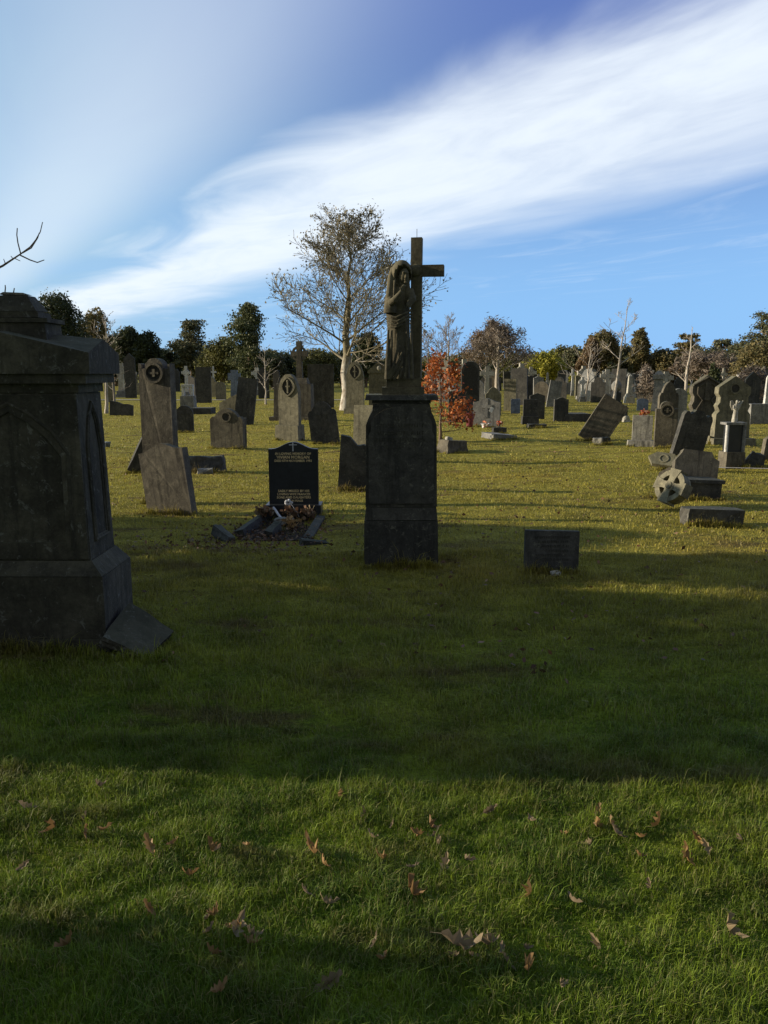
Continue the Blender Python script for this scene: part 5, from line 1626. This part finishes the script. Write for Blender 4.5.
sets = [blades(260000, 1.15, 3.3, .036, .0010, .7, 1.15), blades(220000, 3.2, 7.0, .032, .0019, .9, 1.1), blades(150000, 6.8, 15, .024, .0034, 1.5, 1.0), blades(110000, 14.5, 42, .026, .008, 2.5, .8)]
fx_, fy_ = [], []
feet = [(MX, MY, .62), (-2.06, 4.33, 1.0), (-1.40, 4.27, .4)]
for o_ in list(bpy.data.objects):
    if o_.parent is None and o_.get('category') in ('gravestone', 'stone block', 'monument', 'stone slab') and 6 < o_.location.y < 24:
        w_b = .5
        for c_ in [o_] + list(o_.children):
            if c_.type == 'MESH' and c_.name.startswith(('slab', 'plinth', 'stone_block', 'chest', 'base', 'fallen')): w_b = max(.2, c_.dimensions.x); break
        feet.append((o_.location.x, o_.location.y, w_b))
for (a_, b_, w_) in feet:
    k_ = int(900 * w_)
    fx_.append(a_ + rng.uniform(-.55, .55, k_) * w_); fy_.append(b_ - .02 - np.abs(rng.normal(0, .03, k_)))
sets.append(blades(10, 1, 2, .062, .0028, 0, 1.0, xy=(np.concatenate(fx_), np.concatenate(fy_))))
Vs, Fs, o0 = [], [], 0
for V_, F_ in sets:
    Vs.append(V_); Fs.append(F_ + o0); o0 += len(V_)
go = np_mesh('grass', np.concatenate(Vs), np.concatenate(Fs), 3, MATS['grass_blade'])
tag(go, 'short winter lawn grass, green nearby, dry gold with painted sun glow farther off', 'grass', None, 'stuff')


# ------------------------------------------------------------------ fallen leaves
def oak_leaf_mesh(curl, seed):
    rl_ = random.Random(seed)
    bm_ = bmesh.new()
    n_ = 9; Ls = []; Rs = []; Ms = []
    for i in range(n_):
        t = i / (n_ - 1)
        w_ = .30 * math.sin(math.pi * min(1, t * .9 + .08)) * (1.25 if i % 2 else .62) * rl_.uniform(.85, 1.15)
        z_ = curl * (t - .5) ** 2 * 1.6
        Ms.append(bm_.verts.new((t - .5, rl_.uniform(-.02, .02), z_)))
        Ls.append(bm_.verts.new((t - .5 + .05 * (i % 2), w_, z_ + w_ * curl * rl_.uniform(.3, 1.3))))
        Rs.append(bm_.verts.new((t - .5 + .05 * (i % 2), -w_, z_ + w_ * curl * rl_.uniform(-.2, 1.2))))
    for i in range(n_ - 1):
        bm_.faces.new([Ms[i], Ms[i + 1], Ls[i + 1], Ls[i]]); bm_.faces.new([Ms[i + 1], Ms[i], Rs[i], Rs[i + 1]])
    st = [bm_.verts.new(c) for c in ((-.5, -.012, Ms[0].co.z), (-.5, .012, Ms[0].co.z), (-.78, .006, Ms[0].co.z + .05), (-.78, -.006, Ms[0].co.z + .05))]
    bm_.faces.new(st)
    me_ = bpy.data.meshes.new('fallen_leaf'); bm_.to_mesh(me_); bm_.free()
    return me_


lm = [oak_leaf_mesh(c_, i) for i, c_ in enumerate((.7, 1.2, 1.7, .9))]
lm2 = [m_.copy() for m_ in lm]
for m_ in lm: m_.materials.append(MATS['dead_leaf'])
for m_ in lm2: m_.materials.append(MATS['pale_leaf'])
spots = [(151, 861, 0, 1.3), (212, 864, 0, 1.2), (312, 862, 0, 1.3), (323, 874, 0, .9), (596, 838, 0, 1.4), (657, 838, 0, 1.2), (413, 906, 0, 1.1), (418, 843, 0, 1.1), (383, 975, 0, 1.1), (338, 802, 0, .9), (56, 842, 0, 1.0), (104, 845, 0, 1), (248, 857, 0, .8), (697, 853, 0, .9), (530, 905, 0, 1.0), (252, 960, 0, 1.0), (150, 925, 0, 1.0), (220, 1010, 0, .9), (70, 960, 0, .9), (640, 850, 0, .8),
         (572, 912, 1, 1.1), (464, 960, 1, 1.6), (487, 958, 1, 1.0), (236, 946, 1, 1.3), (210, 948, 1, 1.0), (333, 998, 1, 1.5), (490, 818, 1, .9), (412, 877, 1, .8), (305, 905, 1, .9), (327, 917, 1, .9), (728, 945, 1, 1.0), (707, 862, 1, .8), (28, 822, 1, 1.0), (560, 1000, 1, .8), (100, 800, 1, .8), (530, 830, 1, .8), (376, 955, 1, .7), (650, 900, 1, .7), (600, 960, 1, .8), (25, 880, 1, .8)]
rl = random.Random(5)
for i in range(34):
    cx_, cy_ = rl.choice([(60, 850), (215, 868), (415, 842), (415, 842), (600, 845), (230, 948), (480, 955), (700, 860)])
    spots.append((min(763, max(5, rl.gauss(cx_, 28))), min(1015, rl.gauss(cy_, 13)), int(rl.random() < .35), rl.uniform(.5, 1.05)))
for i, (a_, b_, kd, sc_) in enumerate(spots):
    y_ = ydist(b_); x_ = xat(a_, y_)
    o_ = bpy.data.objects.new('fallen_leaf', (lm2 if kd else lm)[i % 4]); C.objects.link(o_)
    o_.location = (x_, y_, gz(x_, y_) + .030); q_ = .056 * sc_ * rl.uniform(.8, 1.1)
    if i > 39: o_.location.z -= .004
    o_.scale = (q_ * 1.2, q_ * .68, q_); o_.rotation_euler = (rl.uniform(-.9, .9), rl.uniform(-.9, .9), rl.uniform(0, 6.28))
    where = ('in the sunlit strip', 'just below the sunlit strip', 'near the bottom edge')[0 if b_ < 880 else (1 if b_ < 940 else 2)] + ' ' + ('far left', 'left of centre', 'in the middle', 'right of centre', 'far right')[min(4, int(a_ / 154))]
    if kd: tag(o_, 'pale greyish curled oak leaf ' + where, 'leaf', 'pale fallen leaves on the near grass')
    else: tag(o_, 'orange brown curled oak leaf ' + where, 'leaf', 'brown fallen leaves on the near grass')

# scattered litter farther off: too many to count
cs = []
pat = [(235, 530, .5, 160), (215, 548, .4, 260), (270, 543, .35, 260), (285, 530, .3, 120), (325, 515, .3, 30), (195, 552, .5, 60), (500, 540, .25, 24), (505, 560, .25, 24), (470, 520, .4, 26), (530, 672, .15, 14), (700, 510, .5, 20), (740, 640, .3, 12), (150, 590, .4, 30), (600, 600, .6, 20), (90, 590, .3, 20)]
for a_, b_, r_, n_ in pat:
    y_ = ydist(b_); x_ = xat(a_, y_)
    for i in range(n_): cs.append((x_ + rl.gauss(0, r_), y_ + rl.gauss(0, r_ * .9), .03))
for i in range(2200):
    y_ = rl.uniform(4.2, 26); cs.append((rl.uniform(-.52, .52) * y_ * 1.1, y_, .035))
cs = np.array([c_ for c_ in cs if c_[1] > 1.5])
P_, F_ = leaf_quads(len(cs), lambda n_: cs, .027, .5, 1.5)
lt = np_mesh('leaf_litter', P_, F_, 4, MATS['litter'])
tag(lt, 'scattered brown leaf litter over the lawn and round the kerbed grave', 'leaf litter', None, 'stuff')

# look-alikes: tell each by its order from the left
ORD = ['first', 'second', 'third', 'fourth', 'fifth', 'sixth', 'seventh', 'eighth', 'ninth', 'tenth', 'eleventh', 'twelfth']
by_label = {}
for o_ in bpy.data.objects:
    if o_.parent is None and o_.get('label'): by_label.setdefault(o_['label'], []).append(o_)
for lab, L in by_label.items():
    if len(L) > 1:
        L.sort(key=lambda o_: o_.location.x / max(.1, o_.location.y))
        for i, o_ in enumerate(L):
            o_['label'] = lab + (', ' + (('left of two' if i == 0 else 'right of two') if len(L) == 2 else ORD[i] + ' from left'))
